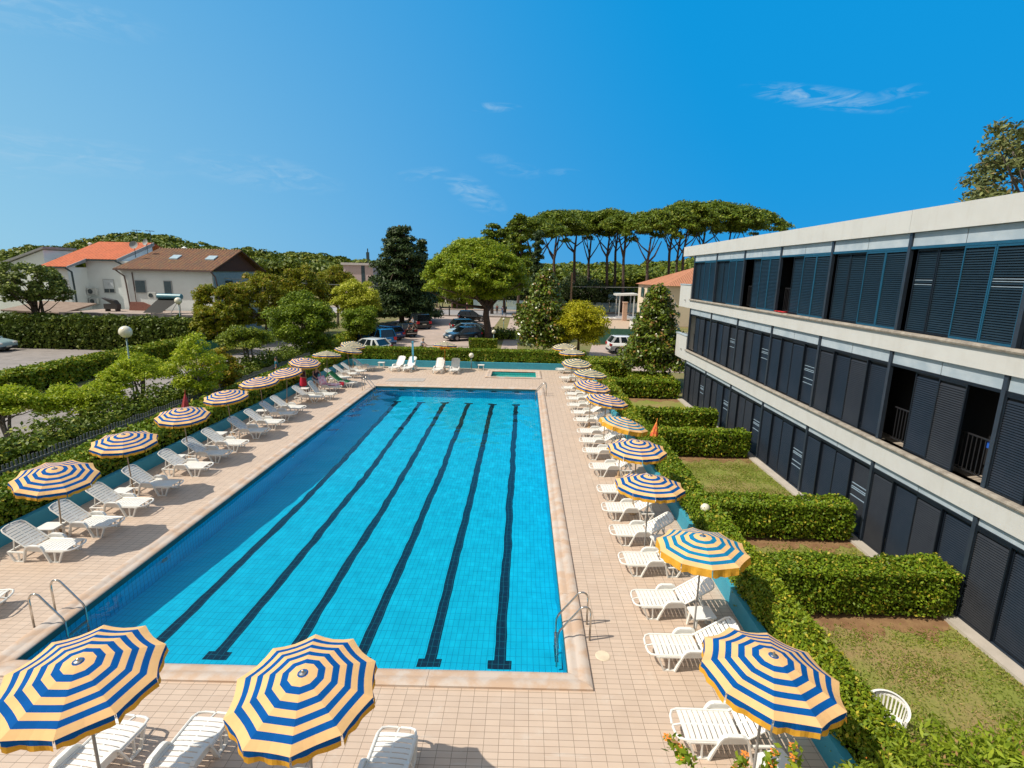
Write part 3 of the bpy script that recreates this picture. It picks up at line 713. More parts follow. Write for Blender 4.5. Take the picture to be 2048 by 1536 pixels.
for i, (k, x, y, z, tx, ty) in enumerate([('T', 3.69, 9.54, 2.107, -.009, .036), ('B', 3.397, 12.746, 2.08, .021, .046), ('B', 3.61, 15.32, 2.18, .009, -.039), ('T', 3.78, 18.38, 2.064, .2, .024),
        ('B', 3.70, 21.77, 2.14, .15, -.009), ('B', 3.44, 24.79, 2.105, .14, -.086), ('P', 3.71, 27.82, 2.14, .09, .0), ('P', 3.32, 31.3, 2.12, .043, -.123), ('P', 3.44, 35.82, 2.1, .007, .036), ('P', 3.15, 39.0, 2.05, -.042, -.08)]):
    lab = {0: 'turquoise and cream parasol with a yellow fringe, nearer of the two turquoise ones', 3: 'turquoise and cream parasol with a yellow fringe, farther one beside the closed orange parasol'}.get(i, f'cream and blue striped parasol, {ORD[i+1]} of the apartment-side line from the near end')
    umbrella(k, (x, y, z), tx, ty, i*1.3+.2, lab, GU2, polem if i > 1 else greypole)
umbrella('B', (3.389, 5.982, 2.297), .085, .018, 1.802, 'big tilted blue and cream parasol over the nearest apartment-side lounger', GU3, greypole)
umbrella('B', (-2.665, 5.607, 2.212), .023, -.103, 1.791, 'big blue and cream parasol in the middle of the near deck', GU3, greypole)
umbrella('B', (-5.513, 5.645, 2.275), .072, -.107, 1.978, 'big blue and cream parasol in the bottom corner by the ladder', GU3, greypole)
u = umbrella('P', (-5.87, 38.84, 2.0), .03, .1, 0, 'faded parasol on an orange pole standing between the far-wall loungers', GU1, orange)
m = MB(); 
for k in range(9):
    a = k*2*pi/9; m.quad((.03*cos(a), .03*sin(a), 1.95), (.42*cos(a+.2), .42*sin(a+.2), 1.82+.04*sin(k*3)), (.36*cos(a+.8), .36*sin(a+.8), 1.68+.05*cos(k*2)), (.03*cos(a+.7), .03*sin(a+.7), 1.86))
m.build('tie_cloth', orange, u)
def closed(loc, h, tilt, m1, lab):
    r = empty('closed_parasol', loc, 0, lab, 'closed parasol', 'closed parasols among the hedges'); r.rotation_euler = tilt
    MB().tube([(0, 0, 0), (0, 0, h*.55)], .016, 7).build('pole', polem, r)
    m = MB(); n = 14
    pr = [(.03, .42), (.12, .46), (.15, .55), (.13, .68), (.09, .80), (.04, .93), (.015, .97), (.012, 1.06), (.002, 1.06)]
    vs = [(rr*(1+.22*(j % 2)*(zz < .9))*cos(2*pi*j/n), rr*(1+.22*(j % 2)*(zz < .9))*sin(2*pi*j/n), zz*h) for rr, zz in pr for j in range(n)]
    m.add(vs, [(i*n+j, i*n+(j+1) % n, (i+1)*n+(j+1) % n, (i+1)*n+j) for i in range(len(pr)-1) for j in range(n)]); m.build('furled_canopy', m1, r); return r
redo = mat('red_orange_cloth', (.75, .13, .05), .8, (.85, .32, .05), 9, lo=.48, hi=.52)
closed((5.28, 20.2, 0), 1.75, (.05, .10, 0), redo, 'furled orange and red parasol standing in the apartment hedge')
closed((-14.9, 22.0, 0), 2.0, (0, .1, 0), mat('red_cloth', (.45, .05, .06), .8), 'furled dull red parasol behind the picket-fence hedge')
# ------------------------------------------------------------------ pool ladders
chrome = mat('chrome', (.62, .6, .57), .18, met=1.0, c2=(.5, .47, .42), sc=12)
def make_ladder():
    r = empty('pool_ladder', (0, 0, 0)); r['category'] = 'pool ladder'
    for s in (-.25, .25):
        P = [(.0, s, 0), (0, s, .62)]
        for k in range(1, 8): a = pi*k/8*.86; P.append((-.13+.13*cos(a), s, .62+.15*sin(a)))
        P += [(-.62, s, .22), (-.66, s, .12), (-.665, s, -.2), (-.665, s, -1.0)]
        MB().tube(P, .021, 9).build('rail', chrome, r, smooth='all')
    for z in (-.28, -.55, -.82): MB().box(-.70, -.62, -.25, .25, z-.012, z+.012).build('step', chrome, r)
    return r
ld = make_ladder(); used = False
for x, y, rz, lab in [(1.52, 9.67, 0, 'chrome ladder at the near corner on the apartment side'), (-10.0, 9.67, pi, 'chrome ladder at the near corner by the big corner parasol'),
                      (-10.0, 31.95, pi, 'chrome ladder at the far corner near the green towel'), (1.52, 31.6, 0, 'chrome ladder at the far corner near the paddling pool')]:
    place(ld, used, (x, y, 0), rz, lab, 'pool ladders'); used = True
# ------------------------------------------------------------------ shower, globe lamps, plastic chair
sh = empty('outdoor_shower', (-8.33, 38.95, 0), 0, 'light blue shower post standing by the far wall', 'shower')
MB().box(-.065, .065, -.05, .05, 0, 2.2).build('post', mat('shower_blue', (.12, .50, .72), .4), sh)
m = MB(); m.tube([(0, -.05, 2.05), (0, -.22, 2.1)], .015, 8); m.lathe([(0, 2.1), (.06, 2.09), (.06, 2.06), (0, 2.06)], 12, (0, -.24, 0)); m.build('shower_head', steel, sh)
MB().box(-.03, .03, -.09, -.05, 1.1, 1.16).build('tap', steel, sh)
MB().box(-.45, .45, -.5, .3, .003, .03).build('shower_tray', mat('tray', (.45, .35, .28), .8), sh)
globe = mat('milk_glass', (.80, .76, .62), .15, (.74, .70, .56), 3, spec=.6, coat=.3); lamppole = mat('lamp_green_grey', (.16, .27, .28), .5)
def lamp(loc, h, r_, lab, pr=.035):
    e = empty('globe_lamp', loc, 0, lab, 'lamp', 'globe lamps')
    m = MB(); m.tube([(0, 0, -.05), (0, 0, h-r_)], [pr*1.3, pr], 10); m.build('post', lamppole, e, smooth='all')
    m = MB(); m.lathe([(0.001, h-r_-.03), (pr*2, h-r_-.03), (pr*2.2, h-r_+.04), (.001, h-r_+.05)], 12); m.build('collar', mat('collar', (.12, .12, .12), .5), e)
    m = MB(); m.lathe([(max(.001, r_*sin(pi*k/12)), h-r_*cos(pi*k/12)) for k in range(13)], 20); m.build('globe', globe, e, smooth='all')
lamp((-20.8, 27.0, 0), 3.95, .31, 'tall globe lamp rising over the car park hedge among the small trees')
lamp((-30.6, 46.3, 0), 4.35, .30, 'globe lamp standing in front of the solar water heater')
lamp((-4.0, 40.05, 0), 1.05, .20, 'globe lamp against the middle of the far hedge')
lamp((-2.95, 51.9, 0), 1.62, .20, 'small globe lamp beside the umbrella pine trunk')
lamp((-2.5, 66, 0), 1.66, .17, 'small globe lamp on the path before the cube of clipped hedge')
lamp((5.22, 13.55, 0), 1.08, .13, 'globe lamp in the apartment hedge behind the striped parasol')
ch = empty('garden_chair', (6.02, 7.15, -.02), RAD(35), 'white plastic garden chair on the lawn seen over the hedge', 'chair')
m = MB(); n = 18
for k in range(n):
    a0, a1 = RAD(-100+200*k/n), RAD(-100+200*(k+1)/n)
    for (ra, za), (rb, zb) in (((.30, .80-.10), (.31, .80)), ((.31, .80), (.27, .80))):
        hz = lambda a: -.12*(1-cos(a*.9))
        m.quad((ra*cos(a0), ra*sin(a0), za+hz(a0)), (ra*cos(a1), ra*sin(a1), za+hz(a1)), (rb*cos(a1), rb*sin(a1), zb+hz(a1)), (rb*cos(a0), rb*sin(a0), zb+hz(a0)))
    if 1 < k < 16: a = (a0+a1)/2; m.obox((.285*cos(a), .285*sin(a), .58), (.006*cos(a), .006*sin(a), 0), (-.012*sin(a), .012*cos(a), 0), (0.012*cos(a), .012*sin(a), .14))
m.build('backrest', plastic, ch, smooth=True)
MB().prism([(.26, .2, .43), (.26, -.2, .43), (-.2, -.24, .43), (-.24, -.2, .43), (-.24, .2, .43), (-.2, .24, .43)], (0, 0, .02)).build('seat', plastic, ch)
for sx in (-1, 1):
    for sy in (-1, 1): MB().bar((sx*.2, sy*.19, .44), (sx*.25, sy*.24, 0), .02, .02).build('leg', plastic, ch)
# ------------------------------------------------------------------ apartment building
XF = 9.9
YE = 31.22; bays = [31.18, 27.62, 24.15, 20.76, 17.33, 13.88, 10.47, 7.04, 3.6]
white = mat('facade_render', (.555, .555, .54), .85, (.515, .51, .49), 1.5, bmp=.1, bsc=60, lo=.42, hi=.75)
nt = white.node_tree; b = nt.nodes['Principled BSDF']; old = b.inputs['Base Color'].links[0].from_socket      # faint rain streaks
mpn = N(nt, 'ShaderNodeMapping'); mpn.inputs['Scale'].default_value = (1, 3.5, .35); nt.links.new(coords(nt), mpn.inputs[0])
nt.links.new(mixc(nt, ramp(nt, noise(nt, 1.6, 6, .7, mpn.outputs[0]), .52, .8, 0, .35), old, (.42, .39, .34)), b.inputs['Base Color'])
conc = mat('sill_concrete', (.36, .32, .27), .9, (.22, .19, .16), 5, bmp=.5, bsc=25, lo=.4, hi=.65)
zinc = mat('header_panel', (.44, .50, .55), .6, (.33, .40, .46), 1.6, met=.0)
frame_m = mat('frame_navy', (.008, .013, .022), .4, spec=.4)
frame_t = mat('frame_sky_reflection', (.012, .088, .165), .35, spec=.5)  # top-floor frames: the sky's reflection is put into the colour as blue
mull_m = mat('mullion', (.045, .062, .09), .35, met=.3)
louv = [mat('louvre_navy', (.012, .018, .028), .45, (.020, .025, .036), 2.0, spec=.3), mat('louvre_blue', (.008, .019, .030), .42, (.012, .025, .037), 2.0, spec=.35), mat('louvre_grey', (.020, .022, .028), .5, (.028, .030, .036), 2, spec=.3)]
inner = mat('dark_room', (.01, .01, .012), .9)
bld = empty('apartment_building', (XF, 16, 0), 0, 'three-storey flat-roofed building with white bands and dark louvred shutters', 'building')
def bb(name, x0, x1, y0, y1, z0, z1, m, parent=bld, bev=0):
    return MB().box(x0-XF, x1-XF, y0-16, y1-16, z0, z1).build(name, m, parent)
Y0 = 2.5
bands = [(2.50, 3.06), (5.60, 6.07), (8.64, 9.20)]
for i, (z0, z1) in enumerate(bands):
    if i < 2: bb('band', XF-.04, XF+.25, Y0, YE, z0, z1-.004, white)
# joints in the bands are real gaps between cast panels
    else:
        ys = [Y0, 7.2, 13.9, 20.8, 27.6, 33.2]
        for a, b_ in zip(ys, ys[1:]): bb('fascia', XF-.06, XF+.3, a+.004, b_-.004, z0, z1, white)
roofm = mat('roof_membrane', (.30, .29, .28), .9)
bb('roof', XF+.3, XF+12, Y0, 33.2, 8.7, 9.1, roofm); bb('roof_end', XF+.3, XF+12, 33.0, 33.2, 8.64, 9.2, white)
for z1 in (3.06, 6.07):
    # weathered concrete sill, a half round nosing
    m = MB(); P = [(-.10, -.02), (-.115, .02), (-.10, .06), (-.06, .075), (.2, .075), (.2, -.02)]
    m.prism([(x, Y0-16, z1+z) for x, z in P], (0, YE-Y0, 0)); m.build('sill', conc, bld)
bb('core', XF+.95, XF+12, Y0, YE, 0, 8.6, inner)
for z0, z1 in ((2.45, 3.0), (5.55, 6.0)): bb('floor_slab', XF+.25, XF+.95, Y0, YE, z0, z1, mat('balcony_tiles', (.40, .34, .28), .8))
bb('end_wall', XF+.1, XF+12, YE+.002, YE+.2, 0, 8.63, white)
bb('plinth', 9.62, XF+.3, Y0, YE, -.1, .055, mat('plinth_concrete', (.50, .45, .40), .9, (.42, .38, .33), 2))
# shutters
def panel_mesh(w, h, lm, fm, odd):
    m = MB(); m.k = 0; t = .028; f = .032
    m.box(-t, t, 0, f, 0, h); m.box(-t, t, w-f, w, 0, h); m.box(-t, t, f, w-f, 0, f*1.6); m.box(-t, t, f, w-f, h-f*1.6, h)
    n = int((h-.12)/.054)
    for i in range(n):
        z = .055+i*.054; tilt = .020 if i not in odd else -.012
        m.add([(-.016, f, z), (-.016, w-f, z), (.014, w-f, z+.030+tilt), (.014, f, z+.030+tilt), (-.020, f, z+.006), (-.020, w-f, z+.006), (.010, w-f, z+.036+tilt), (.010, f, z+.036+tilt)],
              [(0, 1, 2, 3), (4, 7, 6, 5), (0, 4, 5, 1), (3, 2, 6, 7)], 1 if i not in odd else 2)
    m.box(.018, .022, f, w-f, .05, h-.05, 3)
    return m.mesh('shutter', [fm, lm, mat('louvre_light', (.20, .27, .34), .4), inner])
openslot = {(2, 2): [0], (2, 3): [0], (1, 5): [0, 3], (1, 0): [0], (2, 5): []}
floors = [(0, .075, 2.24, 2.50), (1, 3.14, 5.21, 5.60), (2, 6.15, 8.24, 8.64)]
cache = {}
rr = random.Random(5)
for fl_, zb, zt, zh in floors:
    for bi in range(len(bays)-1):
        ya, yb = bays[bi+1], bays[bi]       # ya nearer the camera
        # mullion on the far edge
        bb('mullion', XF-.0, XF+.10, yb-.05, yb+.05, zb-.04, zh-.003, mull_m)
        hw = (yb-ya)/2
        for q in (0, 1): bb('header_panel', XF+.045, XF+.075, ya+.06+q*(hw-.05), ya+hw-.01+q*(hw-.05), zt+.06, zh-.01, zinc)
        bb('track', XF+.02, XF+.2, ya+.05, yb-.05, zt-.01, zt+.055, frame_t if fl_ == 2 else frame_m)
        bb('track', XF+.03, XF+.2, ya+.05, yb-.05, zb-.06, zb-.005, conc if fl_ else mull_m)
        opens = openslot.get((fl_, bi), [])
        W = (yb-ya-.12)/4
        for q in range(4):            # q=0 is the far end of the bay
            if q in opens: continue
            w = W*.985
            if (fl_, bi) in ((2, 4), (2, 5), (1, 4)) and q == 0: w = W*(.82 if fl_ == 2 else .95)
            depth = .055 if q in (2, 3) else .125
            if fl_ != 2: depth = (.05, .11, .05, .11)[q]
            odd = ()
            if (fl_, bi, q) in {(1, 1, 3), (1, 2, 3), (0, 2, 3), (0, 1, 3), (0, 3, 3), (0, 4, 3), (0, 0, 3)}: odd = (22, 23, 25, 18)
            if (fl_, bi, q) in {(1, 3, 3), (0, 3, 3)}: odd = (23, 21, 20, 15, 12)
            if (fl_, bi, q) in {(2, 5, 3), (2, 5, 0)}: odd = (21, 23, 24)[:3 if q == 3 else 2]
            lm = louv[1] if fl_ == 2 else (louv[0] if rr.random() < .6 else louv[2]); fm = frame_t if (fl_ == 2 and q >= 2) else frame_m
            key = (round(w, 2), fl_, lm.name, fm.name, odd)
            if key not in cache: cache[key] = panel_mesh(w, zt-zb-.01, lm, fm, odd)
            y0 = yb-.06-(q+1)*W
            o = link('shutter', cache[key], bld, (depth, y0-16, zb)); o.rotation_euler = (0, 0, 0)
            if (fl_, bi) in openslot and q == max(opens+[0])+1 and opens: o.location.y -= .0
# railings seen in the open bays
for fl_, bi, y0, y1, zb in ((2, 2, 23.4, 24.1, 6.1), (2, 3, 20.0, 20.7, 6.1), (1, 5, 10.6, 13.8, 3.1), (1, 0, 30.2, 31.1, 3.1), (2, 5, 10.6, 13.8, 6.1)):
    m = MB(); x = .32
    m.box(x-.015, x+.015, y0-16, y1-16, zb+.95, zb+.98); m.box(x-.012, x+.012, y0-16, y1-16, zb+.10, zb+.12)
    y = y0
    while y < y1: m.box(x-.008, x+.008, y-16-.008, y-16+.008, zb+.12, zb+.95); y += .115
    m.build('railing', mat('railing_iron', (.03, .03, .035), .4), bld)
# end balconies
for z0, z1 in ((5.60, 6.93), (2.46, 3.90)):
    bb('balcony_parapet', XF-.04, XF+.12, YE+.01, 33.35, z0, z1, white); bb('balcony_parapet', XF+.12, XF+5, 33.2, 33.35, z0, z1-.003, white)
    bb('balcony_coping', XF-.07, XF+.15, YE+.01, 33.4, z1, z1+.06, zinc); bb('balcony_floor', XF+.12, XF+5, YE+.21, 33.2, z0+.1, z0+.3, white)
bb('spout', XF-.12, XF-.04, 32.0, 32.08, 6.0, 6.06, steel); bb('spout', XF-.12, XF-.04, 32.0, 32.08, 3.0, 3.06, steel)
p = Vector((9.97, 20.25, 6.15)); m = MB()
for k in range(5): m.quad((p.x-.16, p.y-.35+k*.13, 6.17+.03*(k % 2)), (p.x+.05, p.y-.35+k*.13, 6.19), (p.x+.05, p.y-.22+k*.13, 6.19), (p.x-.18, p.y-.22+k*.13, 6.17+.03*((k+1) % 2)))
tag(m.build('towel', mat('red_towel', (.7, .04, .05), .9)), 'red towel lying on the top-floor sill in the open shutter gap', 'towel')
tag(MB().box(10.25, 10.4, 10.75, 10.95, 3.88, 4.02).build('bag', mat('blue_bag', (.02, .12, .6), .5)), 'small bright blue bag hanging on the middle-floor balcony railing', 'bag')
# ------------------------------------------------------------------ vegetation
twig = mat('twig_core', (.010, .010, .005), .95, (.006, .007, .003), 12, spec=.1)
bark = mat('bark', (.12, .085, .06), .95, (.07, .05, .035), 9, bmp=.8, bsc=22); pbark = mat('pine_bark', (.13, .085, .065), .95, (.06, .045, .04), 6, bmp=1, bsc=12)
greybark = mat('grey_bark', (.22, .19, .16), .9, (.15, .13, .11), 9)
hl = leafmat('hedge_leaf', (.085, .16, .010), (.23, .32, .02), (.42, .36, .04), p3=.10, trans=.2)
hl2 = leafmat('hedge_leaf_yellow', (.10, .175, .010), (.28, .345, .022), (.50, .42, .04), p3=.09, trans=.22)
hl3 = leafmat('ivy_leaf', (.07, .12, .012), (.17, .23, .02), (.28, .3, .04), p3=.1, trans=.18)
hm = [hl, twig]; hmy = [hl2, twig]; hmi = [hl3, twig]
# long hedges round the deck
hedge('hedge', (5.32, 3.0, 0), 9.0, .62, 1.08, 1900, .055, hmy, 'near stretch of narrow yellow-green hedge between the deck and the lawns', rz=pi/2, wild=.03, rough=.045)
hedge('hedge', (5.32, 12.0, 0), 10.0, .62, 1.08, 1100, .07, hm, 'middle stretch of narrow hedge between the deck and the lawns', rz=pi/2, wild=.03, rough=.05)
hedge('hedge', (5.28, 22.0, 0), 18.0, .66, 1.08, 420, .10, hmy, 'far stretch of narrow hedge between the deck and the lawns', rz=pi/2, rough=.05)
hedge('hedge', (-14.75, 4.0, 0), 14.0, 1.6, 1.12, 650, .085, hm, 'near stretch of wide hedge behind the fence-side loungers', rz=pi/2, rough=.06)
hedge('hedge', (-14.75, 18.0, 0), 22.6, 1.6, 1.12, 260, .13, hm, 'far stretch of wide hedge behind the fence-side loungers', rz=pi/2, rough=.06)
hedge('hedge', (-13.9, 40.95, 0), 18.9, 1.0, 1.42, 420, .115, hm, 'long clipped hedge along the far side of the deck', rough=.03)
hedge('hedge', (5.0, 38.6, 0), 3.0, 2.6, 1.25, 220, .12, hmy, 'broad flat-topped hedge block at the far corner by the pale parasols', rough=.04)
GH = 'hedges dividing the apartment lawns'
for y, L, dn, lf, lab in [(10.75, 4.15, 2000, .055, 'bushy dividing hedge nearest the camera with a brown bed in front'), (14.2, 4.0, 1300, .065, 'second dividing hedge from the camera, below the open balcony'),
                     (21.1, 3.95, 700, .085, 'dividing hedge beyond the wide lawn with bare stems showing'), (24.45, 3.85, 600, .095, 'dividing hedge beside the furled orange parasol'), (31.6, 4.15, 330, .12, 'farthest dividing hedge before the magnolia')]:
    hedge('hedge', (5.62, y, 0), L, .78, 1.1, dn, lf, hm, lab, rough=.05, group=GH, bottom=.08)
hedge('hedge', (7.2, 34.0, 0), 2.7, 2.2, 1.0, 240, .12, hmy, 'low square hedge block under the end balcony', rough=.04)
hedge('hedge', (-29.0, 24.5, 0), 20.2, 1.6, 1.3, 330, .15, hmy, 'sunlit clipped hedge between the driveway and the upper car park', rz=pi/2, rough=.09)
hedge('hedge', (-52, 45.9, 0), 25.3, 1.9, 2.75, 170, .2, [leafmat('laurel_leaf', (.05, .09, .012), (.13, .18, .02), (.22, .25, .04), p3=.1), twig], 'tall dark hedge screening the sheds and white houses', rough=.12)
hedge('hedge', (-18.3, 5.0, 0), 38, 1.6, .95, 260, .13, hmi, 'loose low shrubs under the small trees beside the driveway', rz=pi/2, rough=.22, wild=.1)
hedge('hedge', (-5.3, 50.9, 0), 2.75, .75, 1.02, 500, .11, hm, 'short clipped hedge in front of the umbrella pine', rough=.03)
hedge('hedge', (-1.0, 77.5, 0), 1.8, 1.8, 3.0, 220, .16, [leafmat('dark_leaf', (.03, .06, .012), (.07, .11, .02)), twig], 'clipped cube of dark hedge beside the gate path', rough=.05)
hedge('hedge', (-17.5, 43.0, 0), 15, 1.4, 1.1, 160, .15, hmy, 'low hedge along the car park below the round trees', rz=pi/2, rough=.1)
hedge('hedge', (-14.5, 107.6, 0), 5.0, 1.0, 2.2, 120, .2, hmy, 'bright roadside hedge beyond the gate', rough=.1)
hedge('shrub_bed', (-5.5, 60.2, 0), 4.6, 3.0, .75, 130, .16, hmi, 'low ivy bed around the umbrella pine trunk', cat='ground cover', rough=.2)
# flowering bushes at the bottom edge
lan = leafmat('lantana_leaf', (.14, .22, .015), (.34, .42, .04), (.42, .24, .10), p3=.04, trans=.35); lfl = mat('lantana_flower', (.85, .28, .04), .8)
def bush(name, loc, R, H, n, leaf, ncl, lmats, lab, seed, nfl=0, cat='bush', asp=2.3, kind='round', stems=14, group=None, clr=.36):
    F, C = crown(kind, n, R, H, .1, leaf, ncl, seed, clr, aspect=asp, nfl=nfl, spread=.9)
    return tree(name, loc, F, C, lmats, greybark, H*.25, .02, lab, cat, group, nb=stems, fork=.1)
bush('lantana_bush', (6.1, 4.75, 0), 1.5, 2.1, 17000, .062, 60, [lan, lfl], 'leafy bush with reddish tips filling the bottom corner below the lawn', 3, 5, clr=.22, asp=3.2)
bush('lantana_bush', (4.3, 4.55, 0), .95, 1.9, 8500, .058, 44, [lan, lfl], 'loose orange-flowered bush at the end of the turquoise wall', 4, 26, clr=.22, asp=3.0)
def sprig(loc, top, lab, seed):
    r = empty('lantana_sprig', loc, 0, lab, 'flower sprig', 'orange lantana sprigs at the bottom edge'); t = Vector(top)-Vector(loc); rr_ = random.Random(seed)
    mid = t*.5+Vector((.05, 0, .05)); pts = [Vector((0, 0, 0)), mid, t]
    MB().tube(pts, [.006, .005, .003], 5).build('stem', bark, r)
    F = Fol(); n = 90; u = rs.uniform(.25, 1, n)
    P = np.array([tuple(pts[0].lerp(mid, a*2) if a < .5 else mid.lerp(t, a*2-1)) for a in u])+rs.normal(0, .035, (n, 3)); F.leaves(P, np.tile((0, 0, .6), (n, 1)), .05, 1.9, 0, .9)
    link('leaf_cluster', F.mesh('leaf_cluster', [lan]), r)
    for k in range(3):
        q = t*(1-.16*k)+Vector((rr_.uniform(-.04, .04), 0, .02)); m = MB()
        for j in range(9): a = j*2.4; m.quad(*[tuple(q+Vector((.012*sqrt(j)*cos(a)+dx, .012*sqrt(j)*sin(a)+dy, .012-.002*j))) for dx, dy in ((-.01, -.01), (.01, -.01), (.01, .01), (-.01, .01))])
        m.build('flower', lfl, r)
    return r
# sprigs reach up from planters on the camera's own terrace
for (px, py, bx, by, lab, sd) in [(1340, 1478, 1400, 1600, 'orange lantana sprig leaning over the nearest lounger row', 1), (1480, 1512, 1470, 1620, 'orange lantana sprig in front of the parasol pole', 2),
                             (1590, 1496, 1560, 1640, 'orange lantana sprig over the white table', 3), (1545, 1508, 1500, 1650, 'orange lantana sprig between the pole and the table', 5)]:
    a = GY(px, py, 3.6); b_ = GY(bx, by, 3.3); sprig(b_, a, lab, sd)
# small spreading trees beside the driveway
ll = leafmat('privet_leaf', (.20, .30, .015), (.46, .54, .03), (.6, .6, .06), trans=.4); ll2 = leafmat('privet_leaf_dark', (.10, .16, .012), (.24, .29, .02), (.34, .38, .03), trans=.28)
GT = 'small spreading trees along the driveway'
def boxtree(nm, x0, x1, yt, yb_, Y, kind, n, leaf, mm, lab, sd, ncl=36, clr=.3, bk=greybark, group=None, nb=20, multi=3, fork=.5, asp=1.9, tr=.07, H0=0, fm=None, nfl=0, th=.45, cat='tree'):
    """tree whose crown fills a surveyed width and height at distance Y"""
    a = GY(x0, (yt+yb_)/2, Y); b_ = GY(x1, (yt+yb_)/2, Y); zt = GY((x0+x1)/2, yt, Y).z; zb = max(.15, GY((x0+x1)/2, yb_, Y).z); R = (b_.x-a.x)/2
    F, C = crown(kind, n, R*.97, zt-zb, zb, leaf, ncl, sd, clr, aspect=asp, nfl=nfl)
    return tree(nm, ((a.x+b_.x)/2, Y, 0), F, C, [mm] if not fm else [mm, fm], bk, zb+(zt-zb)*th, tr, lab, cat, group, nb=nb, multi=multi, fork=fork)
for i, (x0, x1, yt, yb_, Y, kd, n, mm, lab) in enumerate([(-75, 78, 762, 850, 20.5, 'low', 11000, ll, 'spreading light green tree cut by the picture edge above the first parasol'), (84, 245, 745, 842, 23.0, 'low', 12000, ll, 'second spreading tree, low over the picket fence'),
        (190, 262, 722, 800, 24.6, 'low', 5000, ll, 'small light crown tucked behind two spreading trees by the lamp'), (208, 340, 699, 780, 27.5, 'low', 10500, ll, 'spreading tree behind the tall globe lamp with forked grey stems'), (336, 442, 668, 800, 26.0, 'round', 8500, ll, 'bushy upright light green tree between two spreading ones'),
        (436, 548, 644, 712, 35.5, 'low', 9500, ll2, 'dark spreading tree with bare forked stems above the striped parasols')]):
    boxtree('spreading_tree', x0, x1, yt, yb_, Y, kd, n, .095 if i < 5 else .12, mm, lab, i+1, group=GT, ncl=40, clr=.30)
boxtree('plane_tree', 405, 480, 690, 800, 28.5, 'round', 6500, .11, leafmat('plane_leaf', (.19, .21, .012), (.40, .36, .02), (.45, .26, .03), p3=.15, trans=.32), 'yellowing round tree between the driveway shrubs and the parasols', 12, nb=14, multi=1)
# bigger trees round the car park
pl = leafmat('plane_leaf2', (.14, .175, .010), (.32, .335, .018), (.42, .28, .03), p3=.10, trans=.32)
GP = 'yellowing plane trees behind the driveway'
for i, (x0, x1, yt, yb_, Y) in enumerate([(388, 500, 560, 672, 50), (465, 590, 538, 668, 54), (555, 660, 530, 640, 60), (630, 715, 526, 630, 70), (392, 475, 600, 690, 45)]):
    boxtree('plane_tree', x0, x1, yt, yb_, Y, 'round', 22000, .16, pl, ['yellow-brown plane tree in front of the teal gable', 'tallest-looking plane tree in the middle of the yellowing row', 'plane tree behind the round dark green tree', 'brownish plane tree farthest along the yellowing row', 'smaller plane tree beside the green bins'][i], i+21, 60, .23, group=GP, nb=20, multi=1, tr=.16)
rd = leafmat('round_leaf', (.08, .145, .008), (.22, .31, .015), (.33, .4, .03), trans=.22); ry = leafmat('round_leaf_yellow', (.27, .33, .02), (.52, .54, .06), (.65, .62, .12), trans=.3)
def rtree(px, Y, R, z0, zt, mm, n, leaf, lab, sd, nm='round_tree', clr=.33, bk=bark, ncl=46, kind='round', group=None, py=650, nfl=0, fm=None, asp=1.7, nb=14, tr=.14, th=.35):
    F, C = crown(kind, n, R, zt-z0, z0, leaf, ncl, sd, clr, aspect=asp, nfl=nfl); g = GY(px, py, Y)
    return tree(nm, (g.x, Y, 0), F, C, [mm] if not fm else [mm, fm], bk, z0+(zt-z0)*th, tr, lab, 'tree', group, nb=nb)
boxtree('round_tree', 535, 672, 586, 705, 43.5, 'round', 34000, .13, rd, 'big round dark green tree at the head of the hedge row', 31, 60, .27, bark, nb=14, multi=1, tr=.13)
boxtree('round_tree', 668, 765, 559, 650, 55, 'round', 20000, .15, ry, 'round tree with golden-green crown beside the dark cedar', 32, 50, .29, bark, nb=14, multi=1, tr=.13)
boxtree('round_tree', 680, 762, 612, 680, 51.5, 'round', 10000, .15, rd, 'bright green bush in front of the golden-green round tree', 33, 34, .3, bark, nb=10, multi=1, tr=.1)
yb = leafmat('golden_leaf', (.28, .30, .010), (.50, .48, .018), (.65, .55, .04), trans=.3)
rtree(1159, 46.5, 2.4, .9, 4.95, yb, 26000, .13, 'clipped golden ball-shaped tree between the two magnolias', 34, nm='ball_tree', clr=.34)
mg = leafmat('magnolia_leaf', (.07, .12, .010), (.19, .25, .02), (.30, .17, .05), rough=.3, spec=.6, p3=.12, trans=.15); mfl = mat('magnolia_flower', (.58, .56, .42), .6)
GM = 'conical magnolias with white flowers'
boxtree('magnolia_tree', 1022, 1158, 535, 696, 48, 'cone', 17000, .21, mg, 'conical magnolia beside the clipped golden ball tree', 41, 90, .30, group=GM, fm=mfl, nfl=5, multi=1, th=.85, nb=14, fork=.2)
boxtree('magnolia_tree', 1238, 1382, 567, 745, 35.5, 'cone', 20000, .17, mg, 'conical magnolia in front of the end balconies', 42, 90, .30, group=GM, fm=mfl, nfl=7, multi=1, th=.85, nb=14, fork=.2)
